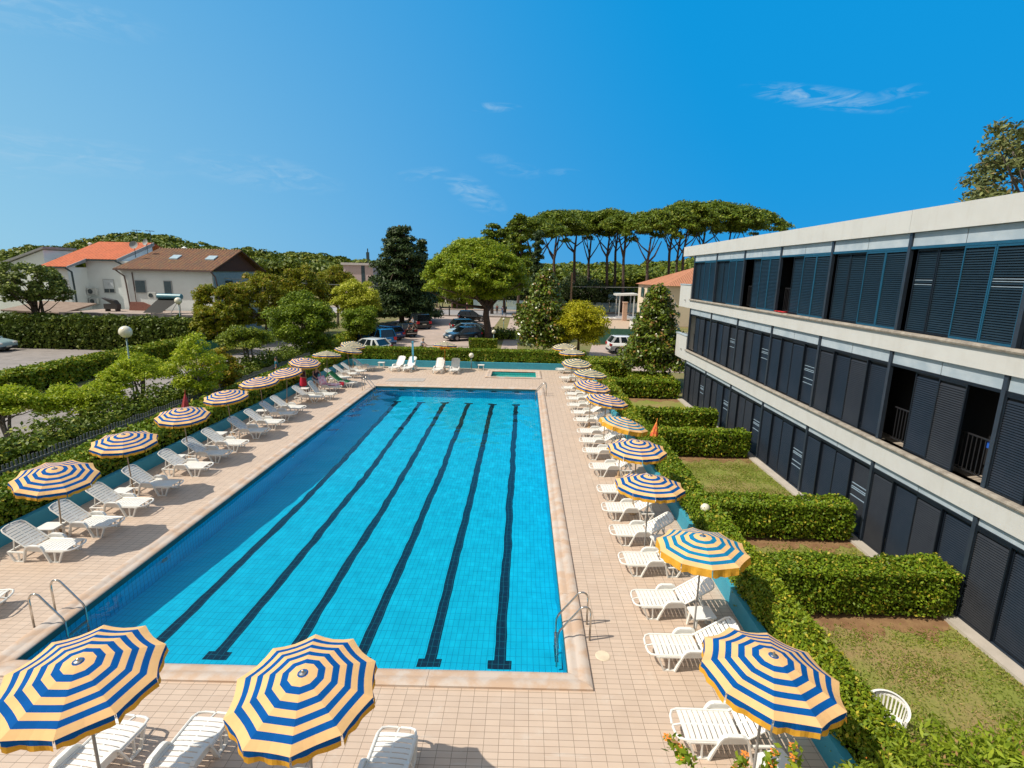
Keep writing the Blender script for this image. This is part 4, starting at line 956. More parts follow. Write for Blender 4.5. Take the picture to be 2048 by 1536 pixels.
# umbrella pine by the car park
pn = leafmat('pine_needle', (.12, .20, .008), (.31, .40, .02), (.42, .42, .035), trans=.2); pnd = leafmat('pine_needle_dark', (.06, .11, .008), (.17, .23, .015), (.26, .29, .03), trans=.12)
F, C = crown('dome', 80000, 5.9, 6.3, 4.9, .18, 150, 51, .175, aspect=3.0, up=.55)
F2, C2 = crown('round', 14000, 4.6, 3.2, 4.0, .18, 40, 52, .22, aspect=3.0)
F.V += F2.V; F.Q += [q+F.n for q in F2.Q]; F.M += F2.M; F.R += F2.R; F.n += F2.n
g = GY(977, 600, 58.5); OX = GY(953, 560, 58.5).x-g.x; C = C+np.array([OX, 0, 0]); C2 = C2+np.array([OX, 0, 0]); F.V = [v+np.array([OX, 0, 0]) for v in F.V]
tree('umbrella_pine', (g.x, 58.5, 0), F, np.concatenate([C, C2])-np.array([0, 0, .2]), [pn], pbark, 5.4, .42, 'big rounded umbrella pine with a thick trunk in the car park', 'tree', None, nb=34, lean=(-.1, 0))
# cedar and cypresses
cd_ = leafmat('cedar_needle', (.020, .045, .014), (.06, .10, .03), (.11, .15, .04), trans=.05)
CZ = GY(798, 438, 75).z; F, C = crown('tier', 46000, 5.2, CZ-.6, .5, .28, 160, 61, .26, aspect=2.6); g = GY(800, 500, 75)
tree('cedar_tree', (g.x, 75, 0), F, C, [cd_], bark, CZ-.8, .3, 'tall dark tiered cedar behind the parked vans', 'tree', None, nb=40, fork=.15)
CZ2 = GY(838, 500, 80).z; F, C = crown('tier', 20000, 3.0, CZ2-.6, .5, .28, 80, 62, .30, aspect=2.6); g = GY(838, 500, 80)
tree('cedar_tree', (g.x, 80, 0), F, C, [cd_], bark, CZ2-.8, .22, 'shorter dark cedar overlapping the umbrella pine crown', 'tree', None, nb=24, fork=.15)
for px, Y, zt, lab in ((1076, 80, 14.0, 'slim dark cypress between the umbrella pine and the magnolia'), (843, 78, 12.2, 'slim dark cypress poking up beside the cedar')):
    F, C = crown('col', 7000, 1.6, zt-.5, .5, .28, 30, int(px), .42, aspect=2.4); g = GY(px, 500, Y)
    tree('cypress', (g.x, Y, 0), F, C, [cd_], bark, zt*.9, .15, lab, 'tree', None, nb=4)
# tall stone pines
GS = 'tall flat-topped stone pines beyond the street'
pines = [(1068, 447, 495, 98, 5.2, 0), (1108, 437, 488, 106, 5.6, -2.0), (1148, 434, 480, 112, 5.4, -3.0), (1177, 440, 486, 118, 4.8, 0), (1213, 432, 480, 110, 5.2, -2.4), (1229, 436, 478, 120, 5.2, 0), (1246, 436, 470, 106, 4.6, -1.5),
         (1294, 437, 492, 100, 4.6, 2.2), (1336, 430, 480, 108, 5.6, 0), (1352, 425, 478, 116, 5.0, 0), (1364, 421, 478, 104, 5.4, 0), (1400, 420, 474, 110, 6.4, 0), (1450, 424, 478, 112, 6.2, 0), (1500, 434, 482, 118, 5.6, 0)]
vars_ = []
for k in range(4):
    vars_.append(crown('dome', 12000, 5.4, 5.0, 1.1, .30, 44, 70+k, .27, aspect=2.6))
pm3 = [F.mesh('crown', [pnd]) for F, C in vars_]
for i, (px, yt, yb_, Y, R, ln) in enumerate(pines):
    top = GY(px, yt, Y).z; bot = GY(px, yb_, Y).z; g = GY(px, 560, Y); s = R/5.4; H = 5.4; hz = (top-bot)/(5.4*.9)
    root = empty('stone_pine', (g.x, Y, 0), 0, f'tall stone pine, {ORD[i]} of the line counted from the umbrella pine towards the apartments', 'tree', GS)
    o = link('crown', pm3[i % 4], root, (0, 0, bot-.6), (0, 0, i*1.7)); o.scale = (s*1.22, s*1.15, hz*1.12)
    m = MB(); fk = bot*(.70+.12*((i*7) % 3)/2); zc = bot+1.6
    m.tube([(0, 0, -.2), (.1, 0, fk*.5), (-.15, 0, fk), (.2, 0, zc)], [.36, .30, .26, .14], 8)
    r_ = random.Random(i)
    for q in range(4):
        a = q*2.1+i*1.3; e = Vector((cos(a)*R*.62, sin(a)*R*.4, zc+r_.uniform(-.1, .6))); st = Vector((-.1, 0, fk+q*(zc-fk)*.14)); m.tube([st, st.lerp(e, .5)+Vector((0, 0, -.3)), e], [.15, .11, .06], 6)
    if ln: e = Vector((ln, 0, bot+.9)); m.tube([(-.12, 0, fk), (ln*.5, 0, (fk+bot)/2-.2), e], [.2, .16, .08], 7)
    m.build('trunk', pbark, root, smooth='all')
# loose dark pines left of the stone pines
for px, Y, yt, R, lab in ((985, 96, 442, 3.4, 'ragged dark pine rising over the umbrella pine crown'), (1038, 92, 424, 3.2, 'taller ragged pine with a split top beside the stone pines'), (1010, 100, 450, 3.0, 'smaller ragged pine between two taller ones')):
    zt = GY(px, yt, Y).z; F, C = crown('tier', 9000, R, zt*.62, zt*.38, .34, 40, int(px), .42, aspect=2.2); g = GY(px, 500, Y)
    tree('pine_tree', (g.x, Y, 0), F, C, [pnd], pbark, zt*.92, .25, lab, 'tree', None, nb=20, fork=.45)
# eucalyptus behind the building
eu = leafmat('eucalyptus_leaf', (.10, .13, .05), (.21, .24, .09), (.3, .24, .1), trans=.2)
F, C = crown('round', 15000, 5.2, 11.0, 8.0, .22, 60, 91, .20, aspect=2.6)
tree('eucalyptus', (GY(2120, 300, 33).x, 33, 0), F, C, [eu], greybark, 13, .3, 'olive-grey eucalyptus crown showing above the flat roof', 'tree', None, nb=36)
# broad-leaved tree by the white house
boxtree('broadleaf_tree', -5, 138, 526, 618, 47.5, 'round', 7500, .22, leafmat('fig_leaf', (.07, .11, .02), (.16, .21, .04), (.4, .46, .12), p3=.15), 'leafy green tree in front of the white house', 95, 46, .19, bark, tr=.16, nb=24)
# oleanders and dark trees beyond the street
ol = leafmat('street_leaf', (.035, .06, .02), (.08, .11, .03), (.4, .34, .3), p3=.02); olw = leafmat('oleander_leaf', (.08, .12, .02), (.16, .2, .04), (.75, .72, .66), p3=.2)
GO = 'dark trees behind the white street fence'
for i, (px, Y, R, zt) in enumerate([(930, 112, 4.2, 6.6), (985, 114, 4.4, 7.2), (1040, 112, 4.2, 6.8), (1085, 110, 4.2, 7.4), (1140, 109, 4.0, 5.4), (1190, 109, 4.4, 5.8), (1232, 112, 4.0, 5.0), (1160, 122, 5.0, 8.0)]):
    F, C = crown('round', 6000, R, zt-.3, .3, .34, 30, 120+i, .36); g = GY(px, 600, Y)
    tree('street_tree', (g.x, Y, 0), F, C, [ol], bark, zt*.5, .15, f'dark tree over the white street fence, {ORD[i]} from the gate side', 'tree', GO, nb=8)
F, C = crown('round', 3000, 1.6, 3.6, .4, .24, 18, 140, .4); g = GY(906, 610, 106.8); tree('oleander', (g.x, 106.8, 0), F, C, [olw], bark, 1.5, .06, 'white-flowering oleander by the end of the white street fence', 'bush', None, nb=6)
F, C = crown('round', 5000, 2.6, 4.4, .4, .26, 18, 141, .4); g = GY(885, 600, 110); tree('street_tree', (g.x, 110, 0), F, C, [hl], bark, 2, .1, 'bright green tree beyond the gate', 'tree', None, nb=6)
# far wood: one mass of crowns to the skyline
F = Fol(); r = np.random.RandomState(4)
def skyline(px):
    xs = [0, 60, 130, 170, 215, 285, 345, 400, 470, 520, 600, 660, 700, 745, 800, 900, 1100, 1200, 1330, 1400, 2048]
    ys = [497, 489, 491, 480, 468, 460, 470, 490, 492, 499, 501, 507, 515, 514, 512, 520, 520, 524, 520, 505, 520]
    return np.interp(px, xs, ys)
for row, (Y, dn) in enumerate(((150, 0), (185, 0), (230, 0))):
    for px in np.arange(-60, 2110, 26-row*3):
        px = px+r.uniform(-8, 8)
        if px > 1560: continue
        yt = skyline(px)+(2-row)*9+r.uniform(-2, 4)
        if 1085 < px < 1345: yt = max(yt, 520+(2-row)*7)
        t = GY(px, yt, Y); R = Y*.028*r.uniform(.9, 1.3); n = 520
        if t.z < 2: continue
        C = []
        for q in range(5):
            a = r.uniform(0, 6.28); C.append((t.x+R*.6*cos(a)*r.rand(), Y+R*.6*sin(a), t.z-R*.35-r.uniform(0, .35)*R))
        C = np.array(C); j = r.randint(0, 5, n); d = r.normal(0, 1, (n, 3)); d /= np.linalg.norm(d, axis=1)[:, None]; d[:, 2] = np.abs(d[:, 2])*1.0-.25
        P = C[j]+d*np.array([R*.62, R*.62, R*.42])
        F.leaves(P, d*.9+np.array([0, 0, .4]), Y*.0052, 1.6, 0, .5)
        # leafy flank down towards the ground
        m_ = 260; zz = r.uniform(.05, .85, m_); P = np.stack([t.x+r.uniform(-R, R, m_), Y-R*.5+r.normal(0, .6, m_), t.z*zz], 1)
        F.leaves(P, np.tile((0, -.6, .5), (m_, 1)), Y*.0075, 1.5, 0, .6)
F.solid([(-330, 240, -1), (300, 240, -1), (300, 240, 9), (-330, 240, 9)], [(0, 1, 2, 3)], 1)
o = link('wood', F.mesh('wood', [leafmat('wood_leaf', (.06, .10, .010), (.16, .21, .018), (.26, .27, .03), trans=.12), twig])); o['kind'] = 'stuff'; o['label'] = 'wood of stone pines along the horizon'
# near lawn grass blades
F = Fol()
for (y0, y1) in ((4, 10.2), (11.2, 13.7), (14.7, 20.6)):
    n = int(4.0*(y1-y0)*1300); P = np.stack([rs.uniform(5.6, 9.6, n), rs.uniform(y0, y1, n), np.full(n, .0)], 1)
    k = lump(P*1.3, 1.2, 1)+rs.normal(0, .8, n) > -.3
    for a0, a1, _ in SOIL: k &= ~((P[:, 1] > a0+rs.normal(0, .12, n)) & (P[:, 1] < a1) & (rs.rand(n) < .93))
    P = P[k]; P[:, 2] += rs.uniform(-.01, .02, len(P))
    F.leaves(P, np.tile((0, -.5, .8), (len(P), 1)), .032, 3.5, 0, 1.0)
o = link('grass', F.mesh('grass', [leafmat('grass_blade', (.13, .20, .02), (.28, .32, .05), (.46, .34, .14), p3=.14, trans=.3)])); o['kind'] = 'stuff'; o['label'] = 'short dry grass on the garden lawns'
# ------------------------------------------------------------------ white houses beyond the tall hedge
def P3(x, y, Y): v = GY(x, y, Y); return (v.x, Y, v.z)
s_ = 3.938
def HP(x, y, Y): return P3(x/s_, 400+y/s_, Y)
def tiles(name, c1, c2, c3):
    m, nt, b = nodes(name); v = coords(nt)
    wv = N(nt, 'ShaderNodeTexWave'); wv.wave_type = 'BANDS'; wv.bands_direction = 'X'; wv.inputs['Scale'].default_value = .85; wv.inputs['Distortion'].default_value = .25; nt.links.new(v, wv.inputs['Vector'])
    o = mixc(nt, wv.outputs['Fac'], tuple(x*.42 for x in c1), c1); o = mixc(nt, ramp(nt, noise(nt, 1.1, 5, .65, v), .4, .62, 0, .8), o, c2); o = mixc(nt, ramp(nt, noise(nt, 6.5, 4, .7, v), .52, .62, 0, .7), o, c3)
    nt.links.new(o, b.inputs['Base Color']); b.inputs['Roughness'].default_value = .9; bump(nt, b, wv.outputs['Fac'], .6, .04); MATS[name] = m; return m
redt = tiles('red_roof_tiles', (.56, .145, .060), (.50, .12, .05), (.60, .19, .08)); brnt = tiles('mossy_roof_tiles', (.21, .085, .045), (.085, .05, .035), (.24, .155, .05)); terr = tiles('terracotta_tiles', (.50, .22, .12), (.42, .17, .10), (.55, .26, .15))
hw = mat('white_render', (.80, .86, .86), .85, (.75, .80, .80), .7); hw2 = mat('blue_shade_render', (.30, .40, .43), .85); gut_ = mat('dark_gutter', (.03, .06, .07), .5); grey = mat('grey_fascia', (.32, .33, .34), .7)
brn = mat('brown_cladding', (.10, .04, .025), .85); wing = mat('window_glass_dark', (.05, .08, .10), .15); wfr = mat('window_frame', (.45, .47, .47), .5); roll = mat('roller_blind', (.60, .66, .70), .6)
def slab(mb, pts, t):                                  # sloped roof sheet of thickness t
    mb.prism([Vector(p)-Vector((0, 0, t)) for p in pts], (0, 0, t)); return mb
h1 = empty('house', (-46, 58, 0), 0, 'white house with a bright red tiled roof behind the tall hedge', 'house', 'white houses beyond the tall hedge')
def sub(mb, o): mb.v = [(x-o.location.x, y-o.location.y, z-o.location.z) for x, y, z in mb.v]; return mb
m = MB(); m.box(-50.1, -47.9, 55.4, 63, -.1, 6.95); m.box(-47.9, -42.2, 57.85, 63, -.1, 7.75)
m.prism([(-44.0, 57.85, 7.75), (-44.0, 63, 7.75), (-44.0, 63, 9.75)], (-3.5, 0, 0)); sub(m, h1).build('wall', hw, h1)
m = MB(); slab(m, [(-50.5, 55, 7.05), (-47.6, 55, 7.05), (-47.45, 57.4, 7.9), (-44.1, 57.4, 7.9), (-43.8, 63, 9.95), (-50.2, 63, 9.95)], .16)
slab(m, [(-50.2, 63, 9.95), (-43.8, 63, 9.95), (-43.8, 70, 7.6), (-50.2, 70, 7.6)], .16); rf = sub(m, h1).build('roof', redt, h1)
m = MB(); m.box(-50.5, -47.6, 54.9, 55, 6.85, 7.0); m.box(-47.5, -44.1, 57.3, 57.4, 7.7, 7.86)
m.tube([(-47.7, 54.95, 6.9), (-47.4, 55.3, 6.5), (-47.4, 55.35, 5), (-47.4, 55.35, 0)], .09, 6); m.tube([(-44.3, 57.35, 7.75), (-43.4, 57.6, 7.2), (-43.0, 57.7, 6.9), (-42.9, 57.7, 2.5)], .08, 6); sub(m, h1).build('gutter', gut_, h1)
m = MB(); m.prism([(-47.6, 54.95, 6.86), (-47.6, 54.95, 7.06), (-47.44, 57.4, 7.92), (-47.44, 57.4, 7.55)], (.08, 0, 0)); sub(m, h1).build('fascia', grey, h1)
m = MB(); m.prism([(-44.1, 57.35, 7.6), (-44.1, 57.35, 7.93), (-43.8, 63, 9.98), (-43.8, 63, 9.6)], (.1, 0, 0)); sub(m, h1).build('fascia', grey, h1)
m = MB(); m.lathe([(.14, 0), (.14, .5), (.2, .52), (.2, .6), (.001, .7)], 10, (-50.5, 62, 9.1)); sub(m, h1).build('chimney', hw, rf)
def window(par, x0, y0, x1, y1, Y, blind, lab=None):
    a = HP(x0, y0, Y); b_ = HP(x1, y1, Y); L = par.location; X0, X1, Z1, Z0 = a[0], b_[0], a[2], b_[2]
    w_ = sub(MB().box(X0-.07, X1+.07, Y-.05, Y+.03, Z0-.07, Z1+.07), par).build('window', wfr, par)
    w2 = MB().box(X0, X1, Y-.07, Y-.03, Z0+(Z1-Z0)*(.28 if blind else 0), Z1); sub(w2, par).build('blind' if blind else 'pane', roll if blind else mat('pane_grey', (.12, .17, .20), .2), w_)
    if blind: sub(MB().box(X0, (X0+X1)/2-.04, Y-.065, Y-.03, Z0, Z0+(Z1-Z0)*.28), par).build('pane', wing, w_); sub(MB().box((X0+X1)/2+.04, X1, Y-.065, Y-.03, Z0, Z0+(Z1-Z0)*.28), par).build('pane', wing, w_)
window(h1, 815, 628, 905, 728, 57.82, True); window(h1, 495, 645, 535, 735, 55.37, True)
h2 = empty('house', (-37.5, 60, 0), 0, 'white house with a weathered brown tiled roof and two skylights', 'house', 'white houses beyond the tall hedge')
m = MB(); m.box(-42.4, -32.75, 55.4, 64.6, -.1, 6.9); sub(m, h2).build('wall', hw, h2)
m = MB(); m.prism([(-32.55, 55.4, 6.9), (-32.55, 64.6, 6.9), (-32.55, 60.1, 9.05)], (.1, 0, 0)); sub(m, h2).build('gable', brn, h2)
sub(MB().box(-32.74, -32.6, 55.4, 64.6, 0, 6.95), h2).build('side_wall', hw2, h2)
m = MB(); slab(m, [(-42.7, 54.9, 6.98), (-32.35, 54.9, 6.98), (-31.9, 60.1, 9.24), (-41.2, 60.1, 9.24)], .14); slab(m, [(-41.2, 60.1, 9.24), (-31.9, 60.1, 9.24), (-31.9, 65.4, 6.98), (-41.2, 65.4, 6.98)], .14); rf2 = sub(m, h2).build('roof', brnt, h2)
m = MB(); m.lathe([(.2, -.5), (.2, .35), (.28, .4), (.001, .6)], 10, (GY(368, 490, 62.0).x, 62.0, 9.0)); sub(m, h2).build('chimney', hw, rf2)
m = MB()
for k in range(30): x = -41.1+k*.307; m.lathe([(.001, .10), (.09, .08), (.12, 0)], 6, (x, 60.1, 9.22))
sub(m, h2).build('ridge_tiles', mat('ridge_tile', (.55, .35, .24), .9), rf2)
m = MB(); m.box(-42.7, -32.4, 54.82, 54.92, 6.8, 6.95); m.tube([(-32.6, 54.9, 6.85), (-32.3, 55.2, 6.3), (-32.25, 55.3, 5.5), (-32.25, 55.3, 0)], .07, 6); m.tube([(-42.5, 54.9, 6.85), (-41.9, 55.25, 6.2), (-41.85, 55.3, 5.5), (-41.7, 55.3, 2.6)], .07, 6); m.tube([(-41.1, 55.33, 6.6), (-41.0, 55.33, 2.5)], .05, 6); sub(m, h2).build('gutter', mat('gutter_brown', (.15, .1, .09), .6), h2)
for x0, x1, y0, y1 in ((1340, 1405, 430, 450), (1620, 1690, 418, 440)):
    a = HP(x0, y0, 57.6); b_ = HP(x1, y0, 57.6); z = 6.98+(57.6-54.9)*.435
    m = MB(); m.prism([(a[0], 57.3, z-.12), (b_[0], 57.3, z-.12), (b_[0], 58.2, z+.27), (a[0], 58.2, z+.27)], (0, 0, .12)); sub(m, h2).build('skylight', mat('skylight_glass', (.45, .55, .6), .1), rf2)
window(h2, 1065, 635, 1152, 728, 55.36, False); window(h2, 1292, 640, 1358, 745, 55.36, False)
sub(MB().box(-32.60, -32.5, 57.5, 58.8, 5.0, 5.9), h2).build('window', wing, h2)
h3 = empty('house', (-56, 59, 0), 0, 'plain white block with a single-pitch grey-edged roof at the picture edge', 'house', 'white houses beyond the tall hedge')
m = MB(); m.prism([(-66, 57, 0), (-51.6, 57, 0), (-51.6, 57, 8.7), (-56.2, 57, 7.0), (-66, 57, 5.6)], (0, 3.8, 0)); sub(m, h3).build('wall', hw, h3)
m = MB()
m.prism([(-56.4, 56.7, 7.0), (-51.3, 56.7, 8.86), (-51.3, 56.7, 9.06), (-56.4, 56.7, 7.25)], (0, 4.3, 0)); m.prism([(-66, 56.7, 5.5), (-56.42, 56.7, 6.95), (-56.42, 56.7, 7.2), (-66, 56.7, 5.8)], (0, 4.3, 0)); sub(m, h3).build('roof', grey, h3)
# flat shed roofs with the clutter on them
sd_ = empty('shed', (-38, 52, 0), 0, 'long low flat-roofed shed with a dark edge in front of the white houses', 'shed')
sub(MB().box(-44.2, -31.7, 50.2, 54.9, 0, 2.38), sd_).build('wall', mat('shed_wall', (.25, .2, .17), .9), sd_); sub(MB().box(-44.5, -31.4, 49.9, 55.1, 2.4, 2.74), sd_).build('roof', mat('shed_roof', (.42, .34, .30), .9, (.30, .25, .22), 1.5), sd_)
sub(MB().box(-44.55, -31.35, 49.82, 49.9, 2.36, 2.78), sd_).build('roof_edge', mat('shed_edge', (.12, .11, .12), .8, (.25, .24, .24), 3), sd_)
sd2 = tag(MB().prism([(-50.5, 50.2, 2.7), (-44.6, 50.2, 2.5), (-45.2, 55.2, 3.15), (-50.8, 55.2, 3.3)], (0, 0, .16)).build('lean_to_roof', mat('rusty_roof', (.22, .16, .13), .9, (.3, .23, .19), 2)), 'low brownish sloping roof joined to the red-roofed house', 'roof')
MB().box(-50.4, -45, 50.6, 55, 0, 2.55).build('wall', MATS['shed_wall'], sd2)
sh_ = empty('solar_water_heater', (-37, 51.8, 2.74), 0, 'solar water heater with a blue-grey tank on the flat shed roof', 'solar heater')
a = GY(315, 593, 51.8); b_ = GY(364, 593, 51.8); zt = (a.z+b_.z)/2-2.74; ax, bx = a.x+37, b_.x+37
m = MB(); n = 14; m.tube([(ax, 0, zt), (ax+.05, 0, zt), (bx-.05, 0, zt), (bx, 0, zt)], [.2, .27, .27, .2], n); m.build('tank', mat('tank_blue', (.10, .27, .34), .35), sh_, smooth=True)
m = MB()
for x in (ax+.3, bx-.3): m.tube([(x, 0, zt-.2), (x, 0, 0)], .035, 6); m.tube([(x, 0, zt-.2), (x-.2, -1.3, .02)], .035, 6); m.tube([(x, .3, 0), (x-.2, -1.3, 0.02)], .03, 6)
m.build('frame', steel, sh_)
m = MB(); m.prism([(ax-.5, -1.55, .12), (ax+1.2, -1.55, .12), (bx-.2, -.1, zt-.28), (ax+.1, -.1, zt-.28)], (0, .06, .06)); m.build('collector', mat('collector_black', (.006, .008, .010), .6, spec=.15), sh_)
def ac(x, y, z, lab, rz=0, sc=1):
    e = empty('air_conditioner', (x, y, z), rz, lab, 'air conditioner', 'outdoor air conditioning units')
    MB().box(-.42*sc, .42*sc, -.16, .16, 0, .6*sc).build('casing', mat('ac_casing', (.62, .64, .62), .5), e)
    m = MB(); m.lathe([(.001, .0), (.21*sc, .0), (.23*sc, .02), (.23*sc, .0)], 16); o = m.build('fan_grille', mat('ac_fan', (.06, .08, .09), .5), e); o.location = (-.08, -.165, .3*sc); o.rotation_euler = (RAD(90), 0, 0)
    return e
v = HP(730, 745, 57.5); ac(v[0], 57.5, v[2], 'air conditioner high on the wall of the red-roofed house', 0, 1.15)
v = HP(690, 818, 57.5); ac(v[0]-.2, 57.5, v[2], 'lower air conditioner unit beside another, red-roofed house'); v = HP(745, 818, 57.5); ac(v[0], 57.5, v[2], 'lower air conditioner unit nearest the roller-blind window')
v = HP(1205, 775, 54.2); ac(v[0], 54.2, v[2], 'air conditioner standing beside the solar heater tank')
def dish(x, y, z, r_, lab, yaw):
    e = empty('satellite_dish', (x, y, z), yaw, lab, 'satellite dish', 'satellite dishes'); m = MB(); m.lathe([(r_*t, .12*t*t) for t in (.01, .35, .7, 1)], 18); o = m.build('reflector', grey, e, smooth=True); o.rotation_euler = (RAD(75), 0, 0)
    MB().tube([(0, 0.05, -1.3), (0, .05, 0)], .03, 6).build('mast', gut_, e)
v = HP(1055, 355, 57.2); dish(v[0], 57.2, v[2], .42, 'satellite dish nearer the red roof edge', .2); v = HP(1150, 335, 58.5); dish(v[0], 58.5, v[2], .36, 'grey satellite dish standing over the mossy roof corner', -.3)
for x, y0, y1, lab in ((1075, 235, 330, 'thin television aerial over the red roof'), (1180, 240, 335, 'television aerial beside the satellite dish')):
    a = HP(x, y0, 62); b_ = HP(x, y1, 62); e = empty('roof_aerial', (a[0], 62, b_[2]-.3), 0, lab, 'aerial', 'television aerials'); h = a[2]-b_[2]+.3
    m = MB(); m.tube([(0, 0, 0), (0, 0, h)], .03, 5); m.tube([(-.5, 0, h-.02), (.5, 0, h-.1)], .025, 5)
    for q in (-.4, -.15, .1, .35): m.tube([(q, -.25, h-.06), (q, .25, h-.06)], .02, 4)
    m.build('mast', gut_, e)
dk = mat('dark_metal', (.05, .045, .045), .5)
v = HP(890, 840, 52.5); e = empty('barbecue', (v[0], 52.5, 2.74), 0, 'dark barbecue with an open lid on the shed roof', 'barbecue')
MB().box(-.7, .6, -.3, .3, .25, .75).build('tub', dk, e); MB().prism([(-.9, -.3, 1.35), (.3, -.3, 1.1), (.55, -.3, .75), (.1, -.3, .78)], (0, .6, 0)).build('lid', dk, e); MB().box(-.6, -.5, -.3, .3, 0, .25).build('leg', dk, e); MB().box(.4, .5, -.3, .3, 0, .25).build('leg', dk, e)
tag(MB().prism([(-40.9, 54, 2.75), (-37.2, 54, 2.75), (-37.5, 54, 3.1), (-38.6, 54, 3.3), (-39.4, 54, 3.62), (-40.7, 54, 3.62)], (0, .15, 0)).build('brick_parapet', mat('brick_red', (.22, .09, .07), .9, (.28, .13, .1), 5)), 'stepped dark red brick parapet behind the solar heater', 'parapet')
bn = empty('waste_container', (-27.0, 44.3, 0), .2, 'green waste container with a pale canopy by the plane tree', 'container')
MB().box(-.9, .9, -.6, .6, 0, 1.2).build('body', mat('bin_green', (.01, .12, .09), .5), bn); MB().prism([(-.6, -.5, 1.75), (.6, -.5, 1.75), (.4, -.4, 2.0), (-.4, -.4, 2.0)], (0, .9, 0)).build('canopy', mat('canopy_white', (.5, .53, .55), .6), bn)
for sx in (-1, 1): MB().box(sx*.9-.03, sx*.9+.03, -.6, -.54, 1.2, 1.95).build('post', dk, bn)
v = GZ(200, 698); bn2 = empty('parking_kiosk', (v.x, v.y+.3, 0), .1, 'small arched white and dark box at the foot of the tall hedge', 'box')
MB().prism([(-.35, -.3, 0), (.45, -.3, 0), (.45, -.3, 1.0), (.3, -.3, 1.2), (-.2, -.3, 1.2), (-.35, -.3, 1.0)], (0, .6, 0)).build('shell', mat('kiosk_dark', (.06, .07, .1), .5), bn2); MB().box(-.22, .42, -.33, -.3, 0, .95).build('front', mat('kiosk_white', (.65, .6, .62), .6), bn2)
# house on the far side, cream with terracotta hip roof
h4 = empty('house', (27, 86, 0), 0, 'cream two-storey house with a terracotta hipped roof and green shutters', 'house')
cr = mat('cream_render', (.70, .60, .47), .85, (.64, .54, .42), .5)
A, B, Cc, D = (21.6, 79), (20.0, 92.5), (38, 94), (39.5, 79.5)
m = MB(); vs = [(*p, 0) for p in (A, B, Cc, D)]+[(*p, 6.1) for p in (A, B, Cc, D)]; m.add(vs, [(0, 1, 5, 4), (1, 2, 6, 5), (2, 3, 7, 6), (3, 0, 4, 7)]); sub(m, h4).build('wall', cr, h4)
e_ = .5; q = [(A[0]-e_, A[1]-e_, 6.05), (B[0]-e_, B[1]+e_, 6.05), (Cc[0]+e_, Cc[1]+e_, 6.05), (D[0]+e_, D[1]-e_, 6.05), (28.0, 86, 9.1), (33, 86.4, 9.1)]
m = MB(); m.add(q, [(0, 4, 1), (1, 4, 5, 2), (2, 5, 3), (3, 5, 4, 0), (0, 1, 2, 3)]); sub(m, h4).build('roof', terr, h4)
shg = mat('green_shutter', (.02, .10, .09), .5)
for z0, z1 in ((3.9, 5.5), (.9, 2.3)):
    for yy in (80.5, 84.0, 87.2, 90.2):
        x = A[0]+(B[0]-A[0])*(yy-A[1])/(B[1]-A[1])
        o = sub(MB().box(x-.06, x+.02, yy-.45, yy+.45, z0, z1), h4).build('window', wing, h4)
        sub(MB().box(x-.10, x-.061, yy-.95, yy-.47, z0, z1), h4).build('shutter', shg, o); sub(MB().box(x-.10, x-.061, yy+.47, yy+.95, z0, z1), h4).build('shutter', shg, o)
# pergola, sign board, pillar, cabinet, net fence, street fence
pg = empty('carport', (19.3, 99, 0), 0, 'white flat canopy on slim posts beside the cream house', 'canopy'); wp = mat('white_paint', (.75, .74, .7), .6)
MB().prism([(-2.2, -2, 3.7), (1.6, -2.6, 3.9), (1.8, 3, 3.9), (-2.0, 3, 3.7)], (0, 0, .3)).build('roof', wp, pg)
for x, y in ((-1.6, -1.8), (1.0, -2.2), (-1.4, 2.6), (1.3, 2.6)): MB().box(x-.1, x+.1, y-.1, y+.1, 0, 3.75).build('post', wp, pg)
a = GY(1217, 584, 106.2); b_ = GY(1242, 600, 106.2)
sg = empty('sign_board', (a.x, 106.2, 0), 0, 'pale blue advertising board with two lines of small dark lettering over the street fence', 'sign'); w0 = b_.x-a.x
MB().box(0, w0, -.05, .05, b_.z, a.z).build('panel', mat('sign_pale', (.28, .50, .60), .6), sg)
m = MB(); r_ = random.Random(3)
for row in range(2):
    x = .35+row*.4
    while x < w0-.4: L = r_.uniform(.07, .16); m.box(x, x+L, -.058, -.052, a.z-.42-row*.5, a.z-.22-row*.5); x += L+.06
m.build('lettering', mat('sign_ink', (.04, .12, .22), .6), sg)
for x in (.3, w0-.3): MB().box(x-.05, x+.05, .06, .14, 0, a.z).build('post', steel, sg)
pil = empty('gate_pillar', (16.9, 87.5, 0), 0, 'peach-coloured gate pillar standing by the street', 'pillar'); MB().box(-.35, .35, -.35, .35, 0, 3.0).build('shaft', mat('peach', (.60, .40, .30), .85), pil); MB().prism([(-.42, -.42, 3.0), (.42, -.42, 3.0), (.42, .42, 3.0), (-.42, .42, 3.0)], (0, 0, .12)).build('cap', mat('peach2', (.7, .5, .4), .8), pil)
cb = empty('electrical_cabinet', (14.6, 66.5, 0), .2, 'white cabinet with a sloping grey top behind the magnolia', 'cabinet'); MB().box(-.9, .9, -.5, .5, 0, 2.0).build('body', wp, cb); MB().prism([(-1.15, -.7, 2.0), (1.15, -.7, 2.15), (1.15, .7, 2.3), (-1.15, .7, 2.15)], (0, 0, .12)).build('top', grey, cb)
nf = empty('net_fence', (7.6, 56.5, 0), 0, 'fence of dark green shade netting behind the white car', 'fence')
m = MB(); m.box(0, 9.5, -.02, .02, .05, 1.75); m.build('netting', mat('shade_net', (.03, .11, .075), .85, (.05, .15, .10), 2), nf)
for k in range(5): MB().tube([(k*2.35, .05, 0), (k*2.35, .05, 2.0)], .03, 6).build('post', gut_, nf)
fb = mat('white_fence_in_shade', (.42, .56, .62), .7, (.3, .45, .52), 1)  # white boards, with the bluish shadow on them put into the colour
